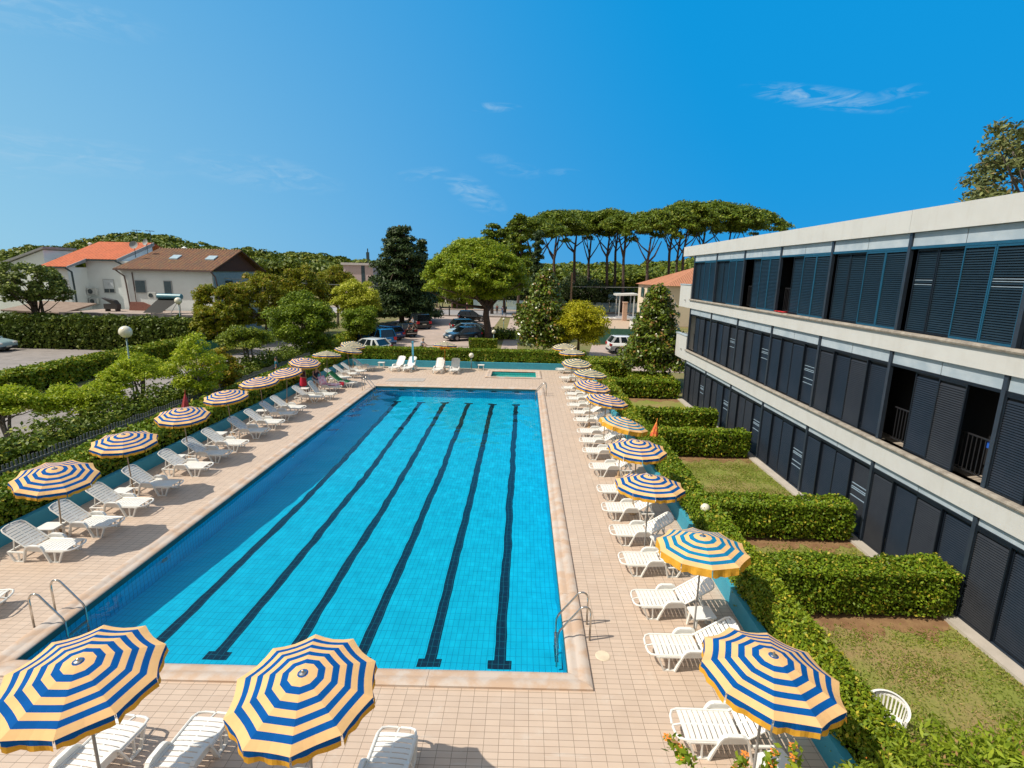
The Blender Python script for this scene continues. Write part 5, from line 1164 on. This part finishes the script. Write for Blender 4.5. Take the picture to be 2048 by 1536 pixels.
for i, (x0, x1) in enumerate(((-10.2, -3.6), (-3.4, 3.4), (3.6, 10.5), (10.7, 17.4), (17.6, 24))):
    f = empty('street_fence', (x0, 106.5, 0), 0, f'{ORD[i]} panel of the pale boarded fence beyond the street, counted from the gate side', 'fence', 'pale boarded street fence')
    MB().box(0, x1-x0, -.04, .04, .1, .75).build('lower_panel', fb, f)
    m = MB(); k = 0.0
    while k < x1-x0-.1: m.box(k, k+.16, -.03, .03, .78, 1.95+.04*sin(k*3)); k += .23
    m.build('slat_panel', fb, f)
    for k in (0, (x1-x0)/2, x1-x0-.12): MB().box(k, k+.12, .05, .15, 0, 2.0).build('post', grey, f)
gi = mat('gate_iron', (.012, .014, .016), .5)
for i, (x0, x1) in enumerate(((-18.5, -15.4), (-15.2, -12.7), (-12.6, -9.9), (-9.8, -6.6), (-6.5, -3.0))):
    f = empty('iron_fence', (x0, 88.9, 0), 0, f'{ORD[i]} black railing panel along the street from the cedar side', 'fence', 'black iron street railings')
    m = MB(); L = x1-x0; m.box(0, L, -.02, .02, .12, .16); m.box(0, L, -.02, .02, 1.5, 1.54); k = .1
    while k < L: m.box(k-.012, k+.012, -.012, .012, .1, 1.66); k += .16
    m.build('bars', gi, f)
    for k in (0, L): MB().box(k-.05, k+.05, -.05, .05, 0, 1.8).build('post', gi, f)
pf_ = empty('picket_fence', (-16.6, 6, 0), 0, 'low weathered picket fence between the driveway shrubs and the pool hedge', 'fence')
m = MB(); k = 0
while k < 34: m.box(-.01, .012, k, k+.07, .05, 1.05+.03*sin(k*5)); k += .15
m.build('pickets', mat('picket_grey', (.16, .17, .17), .9), pf_); MB().box(.013, .05, 0, 34, .3, .37).build('rail', MATS['picket_grey'], pf_); MB().box(.013, .05, 0, 34, .8, .87).build('rail', MATS['picket_grey'], pf_)
up = empty('utility_pole', (10.0, 100, 0), 0, 'brown wooden utility pole behind the magnolia top', 'pole'); h = GY(1144, 545, 100).z; up.location.x = GY(1144, 545, 100).x
MB().tube([(0, 0, 0), (0, 0, h)], [.22, .16], 8).build('shaft', mat('pole_brown', (.30, .19, .11), .9), up)
def wire(a, b_, sag, lab):
    a = Vector(a); b_ = Vector(b_); pts = [a.lerp(b_, t/12)-Vector((0, 0, sag*4*(t/12)*(1-t/12))) for t in range(13)]
    tag(MB().tube(pts, .035, 5).build('overhead_wire', mat('wire', (.35, .36, .35), .6)), lab, 'cable', 'overhead cables')
z = GY(1144, 573, 100); w2 = GY(1278, 575, 100); wire((z.x, 100, z.z), (w2.x+6, 100, w2.z+.2), .1, 'overhead cable from the wooden pole to the cream house')
z = GY(440, 556, 57); w2 = GY(1000, 572, 88); wire((z.x, 57, z.z), (w2.x, 88, w2.z), .5, 'long overhead cable crossing in front of the plane trees')
fbld = empty('far_building', (-35, 118, 0), 0, 'distant flat-roofed pinkish building between the plane trees and cedar', 'building'); a = GY(686, 525, 118); b_ = GY(746, 548, 118)
MB().box(a.x+35, b_.x+35, 0, 8, 0, a.z-.5).build('wall', mat('pink_wall', (.60, .46, .47), .8), fbld); MB().box(a.x+34.6, b_.x+35.4, -.4, 8.4, a.z-.5, a.z).build('roof_slab', mat('roof_slab', (.6, .55, .55), .8), fbld); c_ = GY(726, 540, 118); MB().box(c_.x+34.6, c_.x+35.4, -.05, .02, 1, a.z-.6).build('window', wing, fbld)
a = GY(735, 497, 135); ms = empty('radio_mast', (a.x, 135, 0), 0, 'slim radio mast on the skyline beside the cedar', 'mast'); m = MB(); m.tube([(0, 0, 0), (0, 0, a.z)], .14, 6); m.box(-.35, .35, -.2, .2, a.z-2.6, a.z-.9); m.build('shaft', gut_, ms)

# ------------------------------------------------------------------ cars
glass = mat('car_glass', (.012, .02, .026), .06, spec=.8); tyre = mat('tyre', (.02, .02, .02), .8); rimm = mat('rim', (.5, .5, .52), .3, met=.8); plast = mat('car_plastic', (.03, .03, .035), .6)
redl = mat('tail_light', (.5, .01, .02), .2); heal = mat('head_light', (.75, .78, .8), .1); plate = mat('number_plate', (.7, .7, .62), .5)
def car(kind, loc, head, paint, lab, group='parked cars'):
    L, Wd, H, hood, rearx = {'van': (4.85, .93, 1.74, .92, -2.25), 'hatch': (4.0, .87, 1.48, .90, -1.85), 'wagon': (4.6, .90, 1.48, .88, -2.15), 'suv': (4.25, .90, 1.66, 1.02, -1.95), 'bigvan': (4.9, .96, 1.95, 1.05, -2.4)}[kind]
    e = empty('parked_car', loc, head, lab, 'car', group)
    x0, x1 = -L/2, L/2; bz = hood*.98+.04; wr = .33; fx, bx = x1-.85, x0+.80
    def arch(cx): return [(cx+(wr+.06)*cos(t), wr+(wr+.06)*sin(t)) for t in [RAD(a) for a in range(-25, 206, 21)]]
    A1 = arch(fx); A2 = arch(bx)
    prof_ = [(x1-.02, .28)]+[(a, max(.2, z)) for a, z in A1]+[(a, max(.2, z)) for a, z in A2]+[(x0+.02, .28), (x0-.02, .5), (x0+.02, .78), (x0+.08, bz)]
    prof_ += [(x1-1.25, bz), (x1-.75, hood*.93), (x1-.25, hood*.82), (x1-.05, hood*.68), (x1+.03, .5)]
    rings = []
    for y, ins in ((-Wd, .06), (-Wd+.05, 0), (-Wd+.14, 0), (Wd-.14, 0), (Wd-.05, 0), (Wd, .06)):
        rings.append([(x*(1-ins*.12), y if abs(y) < Wd else y, .55+(z-.55)*(1-ins*1.2)) for x, z in prof_])
    m = MB(); n = len(prof_); m.add([v for r_ in rings for v in r_], [(i*n+j, i*n+(j+1) % n, (i+1)*n+(j+1) % n, (i+1)*n+j) for i in range(5) for j in range(n)]+[tuple(range(n)), tuple(range(5*n, 6*n))])
    m.build('body', paint, e, smooth='all')
    xa, xb = x0+.10, x1-1.15; ta, tb_ = {'van': (x0+.32, x1-2.0), 'bigvan': (x0+.25, x1-1.75), 'hatch': (x0+.62, x1-1.95), 'wagon': (x0+.55, x1-2.1), 'suv': (x0+.55, x1-1.95)}[kind]
    wb, wt = Wd-.06, Wd-.22; z0, z1 = bz-.03, H-.05
    lo = [(xa, -wb, z0), (xb, -wb, z0), (xb, wb, z0), (xa, wb, z0)]; hi = [(ta, -wt, z1), (tb_, -wt, z1), (tb_, wt, z1), (ta, wt, z1)]
    g = MB(); g.add(lo+hi, [(0, 1, 5, 4), (1, 2, 6, 5), (2, 3, 7, 6), (3, 0, 4, 7)]); g.build('windows', glass, e)
    m = MB(); k = .03
    m.add([(ta-.06, -wt-k, z1-.01), (tb_+.08, -wt-k, z1-.01), (tb_+.08, wt+k, z1-.01), (ta-.06, wt+k, z1-.01), (ta+.05, -wt+.06, H), (tb_-.1, -wt+.06, H), (tb_-.1, wt-.06, H), (ta+.05, wt-.06, H)], [(0, 1, 5, 4), (1, 2, 6, 5), (2, 3, 7, 6), (3, 0, 4, 7), (4, 5, 6, 7), (0, 3, 2, 1)])
    for s in (-1, 1):
        for (p, q, w_) in (((xa, z0), (ta, z1), .10), ((xb, z0), (tb_, z1), .05), ((xa+(xb-xa)*.30, z0), (ta+(tb_-ta)*.22, z1), .09 if kind != 'van' else .04), ((xa+(xb-xa)*.58, z0), (ta+(tb_-ta)*.58, z1), .035)):
            m.bar((p[0], s*(wb+.006), p[1]), (q[0], s*(wt+.006), q[1]), w_, .022)
    m.build('roof', paint, e, smooth=True)
    for s in (-1, 1):
        for cx in (fx, bx):
            w_ = MB(); w_.lathe([(.20, -.1), (wr-.02, -.1), (wr, -.07), (wr, .07), (wr-.02, .1), (.20, .1)], 20); o = w_.build('wheel', tyre, e, smooth=True); o.location = (cx, s*(Wd-.10), wr); o.rotation_euler = (RAD(90), 0, 0)
            w_ = MB(); w_.lathe([(.001, .06), (.05, .07), (.07, .05), (.19, .05), (.21, .09), (.205, .0)], 20, k=0)
            for q in range(5): a = q*2*pi/5; w_.obox((.12*cos(a), .12*sin(a), .07), (.09*cos(a), .09*sin(a), 0), (-.022*sin(a), .022*cos(a), 0), (0, 0, .015))
            w_.v = [(x, y, z*(1 if s < 0 else -1)) for x, y, z in w_.v]; w_.build('rim', rimm, o)
        MB().obox((x0+.05, s*(Wd-.16), bz-.17), (.09, 0, 0), (0, .17, 0), (0, 0, .11 if kind not in ('van', 'bigvan') else .16)).build('tail_light', redl, e)
        MB().obox((x1-.14, s*(Wd-.20), hood*.68), (.16, 0, -.03), (0, .18, 0), (.02, 0, .075)).build('headlight', heal, e)
        MB().obox((x1-1.35, s*(Wd+.08), bz+.02), (.07, 0, 0), (0, .09, 0), (0, 0, .07)).build('mirror', paint, e)
    m = MB(); m.box(x0-.03, x0+.2, -Wd+.1, Wd-.1, .22, .40); m.box(x1-.2, x1+.035, -Wd+.1, Wd-.1, .22, .42); m.build('bumper', plast, e)
    MB().box(x0-.04, x0-.03, -.26, .26, .62, .74).build('number_plate', plate, e); MB().box(x1+.036, x1+.045, -.26, .26, .36, .47).build('number_plate', plate, e)
    return e
def paint(n, c): return mat(n, c, .22, c, coat=.6, spec=.6)
H_ = RAD
car('van', (-15.1, 52.5, 0), H_(140), paint('paint_blue', (.008, .17, .42)), 'bright blue people carrier parked at the near end of the row')
car('hatch', (-13.9, 46.2, 0), H_(155), paint('paint_white', (.62, .66, .66)), 'white hatchback half hidden by the far hedge and parasols')
car('wagon', (-15.2, 57.2, 0), H_(140), paint('paint_deep_blue', (.006, .04, .19)), 'deep blue car with only its roof showing behind the people carrier')
c4 = car('hatch', (-13.9, 60.6, 0), H_(122), paint('paint_black', (.008, .010, .012)), 'black car with the loaded bicycle rack on its tail')
car('bigvan', (-13.9, 69.2, 0), H_(118), paint('paint_black2', (.010, .012, .014)), 'tall black van farthest along the cedar side of the car park')
car('hatch', (-6.7, 57.6, 0), H_(215), paint('paint_slate', (.035, .055, .075)), 'slate grey hatchback facing the camera in front of the pine')
car('hatch', (-7.0, 61.4, 0), H_(215), paint('paint_silver', (.42, .50, .50)), 'pale silver car behind the slate grey hatchback')
car('wagon', (-7.1, 67.6, 0), H_(22), paint('paint_dark_green', (.008, .03, .035)), 'long dark estate car with its tail towards the lane')
car('suv', (-7.9, 80.0, 0), H_(14), paint('paint_black3', (.012, .016, .02)), 'black car nearest the street gate')
car('suv', (10.45, 50.7, 0), H_(6), paint('paint_white2', (.72, .74, .76)), 'white compact off-roader between the round tree and magnolia')
car('suv', (-45.6, 43.2, 0), H_(4), paint('paint_ice', (.35, .50, .55)), 'pale blue-white car cut by the picture edge by the tall hedge')
def bike(loc, rz, lab, c, grp='bicycles'):
    e = empty('bicycle', loc, rz, lab, 'bicycle', grp); fm = mat('bike_'+lab.split()[0], c, .4)
    for x in (-.52, .52):
        m = MB(); m.tube([(x+.33*cos(2*pi*k/20), 0, .34+.33*sin(2*pi*k/20)) for k in range(21)], .018, 5, cap=False)
        for k in range(6): a = k*pi/3; m.tube([(x, 0, .34), (x+.33*cos(a), 0, .34+.33*sin(a))], .004, 3)
        m.build('wheel', tyre, e)
    m = MB(); m.tube([(-.52, 0, .34), (-.05, 0, .32), (.38, 0, .78), (-.16, 0, .82), (-.52, 0, .34)], .018, 6); m.tube([(-.05, 0, .32), (-.2, 0, .92)], .018, 6); m.tube([(.52, 0, .34), (.36, 0, .92)], .018, 6); m.build('frame', fm, e)
    m = MB(); m.tube([(.34, -.26, .98), (.36, 0, .96), (.34, .26, .98)], .014, 6); m.build('handlebar', tyre, e); m = MB(); m.box(-.3, -.1, -.06, .06, .92, .96); m.build('saddle', tyre, e); return e
hd = Vector((cos(H_(122)), sin(H_(122)), 0)); rear = Vector((-13.9, 60.6, .55))-hd*2.15
bike(rear-hd*.1, H_(32), 'orange and black bicycle on the rack of the black car, inner', (.6, .15, .03)); bike(rear-hd*.38+Vector((0, 0, .05)), H_(32)+pi, 'white and red bicycle on the rack of the black car, outer', (.6, .55, .5))
rk = tag(MB().obox((*(rear-hd*.25).to_tuple()[:2], .5), hd*.25, Vector((-hd.y, hd.x, 0))*.6, (0, 0, .04)).build('bicycle_rack', steel), 'steel bicycle rack platform behind the black car', 'rack')

# ------------------------------------------------------------------ people
skin = mat('skin', (.48, .27, .18), .5, (.44, .24, .16), 9); hairb = mat('brown_hair', (.08, .045, .025), .6); hairg = mat('grey_blond_hair', (.35, .26, .16), .6); hairk = mat('black_hair', (.02, .015, .012), .5)
def skinmesh(name, verts, edges, rad, m_, parent, root=0, sub=1, fat=None):
    me = bpy.data.meshes.new(name); bm = bmesh.new(); ly = bm.verts.layers.skin.verify(); vs_ = []
    for i, v in enumerate(verts):
        q = bm.verts.new(v); q[ly].radius = (rad[i], rad[i]*(fat[i] if fat else 1)); q[ly].use_root = (i == root); vs_.append(q)
    for a, b_ in edges: bm.edges.new((vs_[a], vs_[b_]))
    bm.to_mesh(me); bm.free(); me.materials.append(m_)
    o = link(name, me, parent); sk = o.modifiers.new('skin', 'SKIN'); sk.use_smooth_shade = True
    ss = o.modifiers.new('sub', 'SUBSURF'); ss.levels = sub; ss.render_levels = sub; return o
def person(loc, rz, h, lab, J={}, hair=hairb, top=None, topc=None, low=None, lowc=None, hairlen=0, fingers=False, cat='person', shoes=None):
    """joints in a body 1.0 high facing +x, z up"""
    e = empty('person', loc, rz, lab, cat, None); e.scale = (h, h, h)
    P = dict(pel=(0, 0, .53), wa=(0, 0, .61), ch=(0, 0, .74), nk=(0, 0, .845), hd=(.012, 0, .91), ht=(.008, 0, .965),
             lh=(0, .052, .50), rh=(0, -.052, .50), lk=(.01, .055, .28), rk=(.01, -.055, .28), la=(0, .055, .045), ra=(0, -.055, .045), lt=(.095, .062, .015), rt=(.095, -.062, .015),
             ls=(0, .105, .80), rs=(0, -.105, .80), le=(-.01, .14, .64), re=(-.01, -.14, .64), lw=(.03, .145, .49), rw=(.03, -.145, .49))
    P.update(J); K = list(P); V = [P[k] for k in K]
    R = dict(pel=.082, wa=.066, ch=.078, nk=.032, hd=.05, ht=.036, lh=.052, rh=.052, lk=.032, rk=.032, la=.02, ra=.02, lt=.018, rt=.018, ls=.034, rs=.034, le=.024, re=.024, lw=.016, rw=.016)
    E = [('pel', 'wa'), ('wa', 'ch'), ('ch', 'nk'), ('nk', 'hd'), ('hd', 'ht'), ('pel', 'lh'), ('pel', 'rh'), ('lh', 'lk'), ('rh', 'rk'), ('lk', 'la'), ('rk', 'ra'), ('la', 'lt'), ('ra', 'rt'), ('ch', 'ls'), ('ch', 'rs'), ('ls', 'le'), ('rs', 're'), ('le', 'lw'), ('re', 'rw')]
    E = [(K.index(a), K.index(b_)) for a, b_ in E]; RR = [R[k] for k in K]
    for w_, el in (('lw', 'le'), ('rw', 're')):
        wv_ = Vector(P[w_]); d = (wv_-Vector(P[el])).normalized(); n = len(V); V.append(tuple(wv_+d*.045)); RR.append(.018); E.append((K.index(w_), n))
        if fingers:
            sd = d.orthogonal().normalized()
            for q in range(4): V.append(tuple(wv_+d*(.085+.006*(q in (1, 2)))+sd*(q-1.5)*.011)); RR.append(.0055); E.append((n, len(V)-1))
            V.append(tuple(wv_+d*.06+sd*.028)); RR.append(.006); E.append((K.index(w_), len(V)-1))
    skinmesh('body', V, E, RR, skin, e, 0, 1)
    hd_ = Vector(P['hd']); up = (Vector(P['ht'])-hd_).normalized()
    m = MB(); c0 = hd_+up*.022-Vector((.010, 0, 0)); ring = []
    for i in range(6):
        for j in range(12):
            ph = i*pi/2/5*1.15; a = 2*pi*j/12; ring.append(c0+Vector((.056*sin(ph)*cos(a)-.004, .052*sin(ph)*sin(a), .056*cos(ph)-(.02+hairlen if (i == 5 and cos(a) < .35) else 0))))
    m.add(ring, [(i*12+j, i*12+(j+1) % 12, (i+1)*12+(j+1) % 12, (i+1)*12+j) for i in range(5) for j in range(12)]); m.build('hair', hair, e, smooth='all')
    if topc:
        ks = ['wa', 'ch', 'nk', 'ls', 'rs']; vv = [P['pel'], P['wa'], P['ch'], tuple(Vector(P['ch']).lerp(Vector(P['nk']), .6)), P['ls'], P['rs']]
        rr_ = [.088, .076, .088, .05, .044, .044]; ee = [(0, 1), (1, 2), (2, 3), (2, 4), (2, 5)]
        if top == 'sleeves':
            for a_, b2 in ((4, 'le'), (5, 're')): vv.append(tuple(Vector(vv[a_]).lerp(Vector(P[b2]), .6))); rr_.append(.036); ee.append((a_, len(vv)-1))
        skinmesh('shirt', vv, ee, rr_, topc, e, 0, 1)
    if lowc:
        if low == 'skirt':
            c_ = Vector(P['pel']); m = MB(); n = 16; m.add([(c_.x+r_*cos(2*pi*j/n)*(1+.06*(j % 2)*(k > 1)), r_*1.1*sin(2*pi*j/n)*(1+.06*(j % 2)*(k > 1)), z_) for k, (r_, z_) in enumerate(((.075, .62), (.1, .52), (.115, .40), (.13, .26)))for j in range(n)], [(i*n+j, i*n+(j+1) % n, (i+1)*n+(j+1) % n, (i+1)*n+j) for i in range(3) for j in range(n)]); m.build('skirt', lowc, e, smooth='all')
        else:
            t = .6 if low == 'shorts' else .95
            vv = [P['pel'], P['lh'], P['rh'], tuple(Vector(P['lh']).lerp(Vector(P['lk']), t)), tuple(Vector(P['rh']).lerp(Vector(P['rk']), t))]; rr_ = [.092, .062, .062, .05, .05]; ee = [(0, 1), (0, 2), (1, 3), (2, 4)]
            if low == 'trousers':
                vv += [tuple(Vector(P['lk']).lerp(Vector(P['la']), .9)), tuple(Vector(P['rk']).lerp(Vector(P['ra']), .9))]; rr_ = [.092, .062, .062, .042, .042, .032, .032]; ee += [(3, 5), (4, 6)]
            skinmesh(low, vv, ee, rr_, lowc, e, 0, 1)
    return e
cl = lambda n, c: mat('cloth_'+n, c, .85)
person((-13.35, 30.9, 0), RAD(-20), 1.56, 'standing woman in a dark top and bright red skirt beside a parasol pole', dict(lw=(.12, .05, .60), le=(.0, .15, .64), rw=(.12, -.04, .60), re=(0, -.15, .64)), hairk, 'sleeves', cl('maroon', (.10, .02, .03)), 'skirt', cl('red', (.62, .015, .05)), .05, True)
person((-12.75, 31.3, 0), RAD(-50), 1.62, 'woman in a dark swimsuit top and blue shorts bending over the pink towel', dict(wa=(.03, 0, .61), ch=(.10, 0, .735), nk=(.165, 0, .82), hd=(.20, 0, .88), ht=(.21, 0, .935), ls=(.12, .105, .785), rs=(.12, -.105, .785), le=(.20, .14, .65), re=(.20, -.14, .65), lw=(.30, .09, .58), rw=(.30, -.09, .58)), hairg, 'plain', cl('navy', (.02, .02, .05)), 'shorts', cl('denim', (.05, .12, .2)), .01, True)
v = GZ(571, 735); person((-16.2, 33.6, 0), RAD(200), 1.72, 'person in a teal shirt walking behind the pool hedge', {}, hairk, 'sleeves', cl('teal', (.01, .16, .24)), 'trousers', cl('dark', (.03, .03, .05)))
v = GZ(826, 661); person((v.x, v.y, 0), RAD(170), 1.75, 'man in a white shirt and dark shorts loading the bicycle rack', dict(lw=(.2, .08, .62), le=(.1, .14, .68), rw=(.2, -.08, .62), re=(.1, -.14, .68)), hairb, 'sleeves', cl('white', (.68, .70, .72)), 'shorts', cl('black', (.02, .02, .025)))
sit = dict(pel=(0, 0, .27), wa=(.03, 0, .35), ch=(.07, 0, .48), nk=(.10, 0, .58), hd=(.13, 0, .645), ht=(.135, 0, .70), lh=(.03, .055, .26), rh=(.03, -.055, .26), lk=(.25, .07, .29), rk=(.25, -.07, .29), la=(.27, .07, .045), ra=(.27, -.07, .045), lt=(.36, .07, .02), rt=(.36, -.07, .02), ls=(.07, .105, .54), rs=(.07, -.105, .54), le=(.16, .14, .42), re=(.16, -.14, .42), lw=(.28, .08, .38), rw=(.28, -.08, .38))
v = GY(842, 690, 44.2); person((v.x, 44.2, .55), RAD(-10), 1.75, 'man in a pale blue shirt sitting in the car park behind the far hedge', sit, hairg, 'sleeves', cl('paleblue', (.50, .56, .62)), 'shorts', cl('black', (.02, .02, .025)))
st = empty('stool', (v.x, 44.2, 0), 0, 'low wooden bench under the sitting man', 'bench'); MB().box(-.35, .3, -.3, .3, .86, .92).build('seat', bark, st)
for sx in (-.3, .25):
    for sy in (-.25, .25): MB().box(sx-.03, sx+.03, sy-.03, sy+.03, 0, .86).build('leg', bark, st)
walk = dict(lk=(.06, .05, .28), la=(.02, .05, .06), lt=(.1, .05, .03), rk=(-.02, -.05, .28), ra=(-.12, -.05, .07), rt=(-.04, -.05, .02))
for px, py, rz, hgt, lab, tp, lo in [(874, 618, 0, 1.75, 'pedestrian in a white shirt on the street by the gate', (.7, .72, .7), (.3, .2, .15)), (904, 618, 3.1, 1.7, 'pedestrian in blue near the oleander', (.1, .12, .3), (.5, .3, .25)),
                          (914, 618, 0, 1.65, 'pedestrian in turquoise near the oleander', (.02, .25, .28), (.3, .2, .2)), (934, 622, 1, 1.75, 'dark-clothed pedestrian in front of the pale fence', (.03, .03, .06), (.25, .05, .05)),
                          (994, 628, 2, 1.75, 'pedestrian with a red top on the pavement beside the pine', (.3, .08, .06), (.03, .03, .04)), (1005, 632, 1, 1.75, 'pedestrian in blue jeans walking up the gate path', (.05, .10, .22), (.05, .13, .25))]:
    v = GZ(px, py); person((v.x, v.y, 0), rz, hgt, lab, walk, hairb, 'sleeves', cl(lab.split()[3]+str(px), tp), 'trousers', cl('l'+str(px), lo))
v = GZ(881, 627); bike((v.x, v.y, 0), RAD(180), 'black bicycle being ridden along the street', (.02, .02, .02), 'bicycles')
person((v.x+.12, v.y, .42), RAD(180), 1.72, 'cyclist in a dark top riding along the street', dict(pel=(0, 0, .34), wa=(.05, 0, .41), ch=(.12, 0, .53), nk=(.18, 0, .62), hd=(.21, 0, .69), ht=(.215, 0, .745), lh=(.02, .05, .32), rh=(.02, -.05, .32), lk=(.2, .06, .24), rk=(.2, -.06, .2), la=(.12, .06, .05), ra=(.1, -.06, -.04), lt=(.2, .06, .03), rt=(.18, -.06, -.05), ls=(.13, .1, .58), rs=(.13, -.1, .58), le=(.22, .13, .46), re=(.22, -.13, .46), lw=(.32, .11, .40), rw=(.32, -.11, .40)), hairk, 'sleeves', cl('navy', (.02, .02, .05)), 'shorts', cl('black', (.02, .02, .025)))
# towels
def towel(name, c, pts, mt, lab, nu=10, amp=.015):
    m = MB(); n = len(pts)
    L = [[(Vector(a).lerp(Vector(b_), u/nu)+Vector((0, 0, amp*sin(u*1.9+i*1.3)))) for u in range(nu+1)] for i, (a, b_) in enumerate(pts)]
    k = nu+1; m.add([p for r_ in L for p in r_], [(i*k+j, i*k+j+1, (i+1)*k+j+1, (i+1)*k+j) for i in range(n-1) for j in range(nu)])
    o = m.build(name, mt, None, smooth='all', fix=False); s_ = o.modifiers.new('s', 'SOLIDIFY'); s_.thickness = .012; return tag(o, lab, 'towel')
gm = mat('green_towel', (.05, .30, .09), .9, (.02, .15, .05), 8); pk = mat('pink_towel', (.80, .36, .46), .9, (.85, .62, .68), 6, lo=.48, hi=.55)
cx, cy = -10.6, 32.62
bk = lambda d: (cx-1.03-d*cos(RAD(40)), .36+d*sin(RAD(40)))
towel('towel', None, [((bk(.93)[0]-.18, cy-.36, bk(.93)[1]-.3), (bk(.93)[0]-.18, cy+.36, bk(.93)[1]-.3)), ((bk(.88)[0]-.03, cy-.36, bk(.88)[1]+.03), (bk(.88)[0]-.03, cy+.36, bk(.88)[1]+.03))]+[((bk(d)[0], cy-.35, bk(d)[1]+.02), (bk(d)[0], cy+.34, bk(d)[1]+.02)) for d in (.7, .5, .3, .1)]+[((cx-x, cy-.33, .37), (cx-x, cy+.33, .37)) for x in (.95, .8, .65, .5)], gm, 'green towel draped over the back and seat of a lounger')
towel('towel', None, [((cx-1.0, cy-.37, .42), (cx-.72, cy-.38, .37)), ((cx-1.0, cy-.40, .25), (cx-.70, cy-.41, .24)), ((cx-.97, cy-.41, .14), (cx-.75, cy-.42, .15))], mat('red_cloth2', (.45, .01, .04), .9), 'dark red cloth hanging from the lounger with the green towel', 6)
towel('towel', None, [((-12.1, 31.25, .40), (-12.1, 31.95, .40)), ((-11.9, 31.2, .375), (-11.85, 31.9, .375)), ((-11.6, 31.22, .375), (-11.55, 31.95, .375)), ((-11.42, 31.2, .365), (-11.4, 31.95, .365))], pk, 'pink and white striped towel spread on a lounger seat', 8, .022)
towel('towel', None, [((-12.42, 30.78, .98), (-12.2, 31.25, 1.0)), ((-12.35, 30.75, .80), (-12.12, 31.25, .82)), ((-12.30, 30.78, .6), (-12.05, 31.25, .62)), ((-12.28, 30.82, .42), (-12.02, 31.28, .45))], pk, 'pink towel held up by the bending woman', 8, .01)
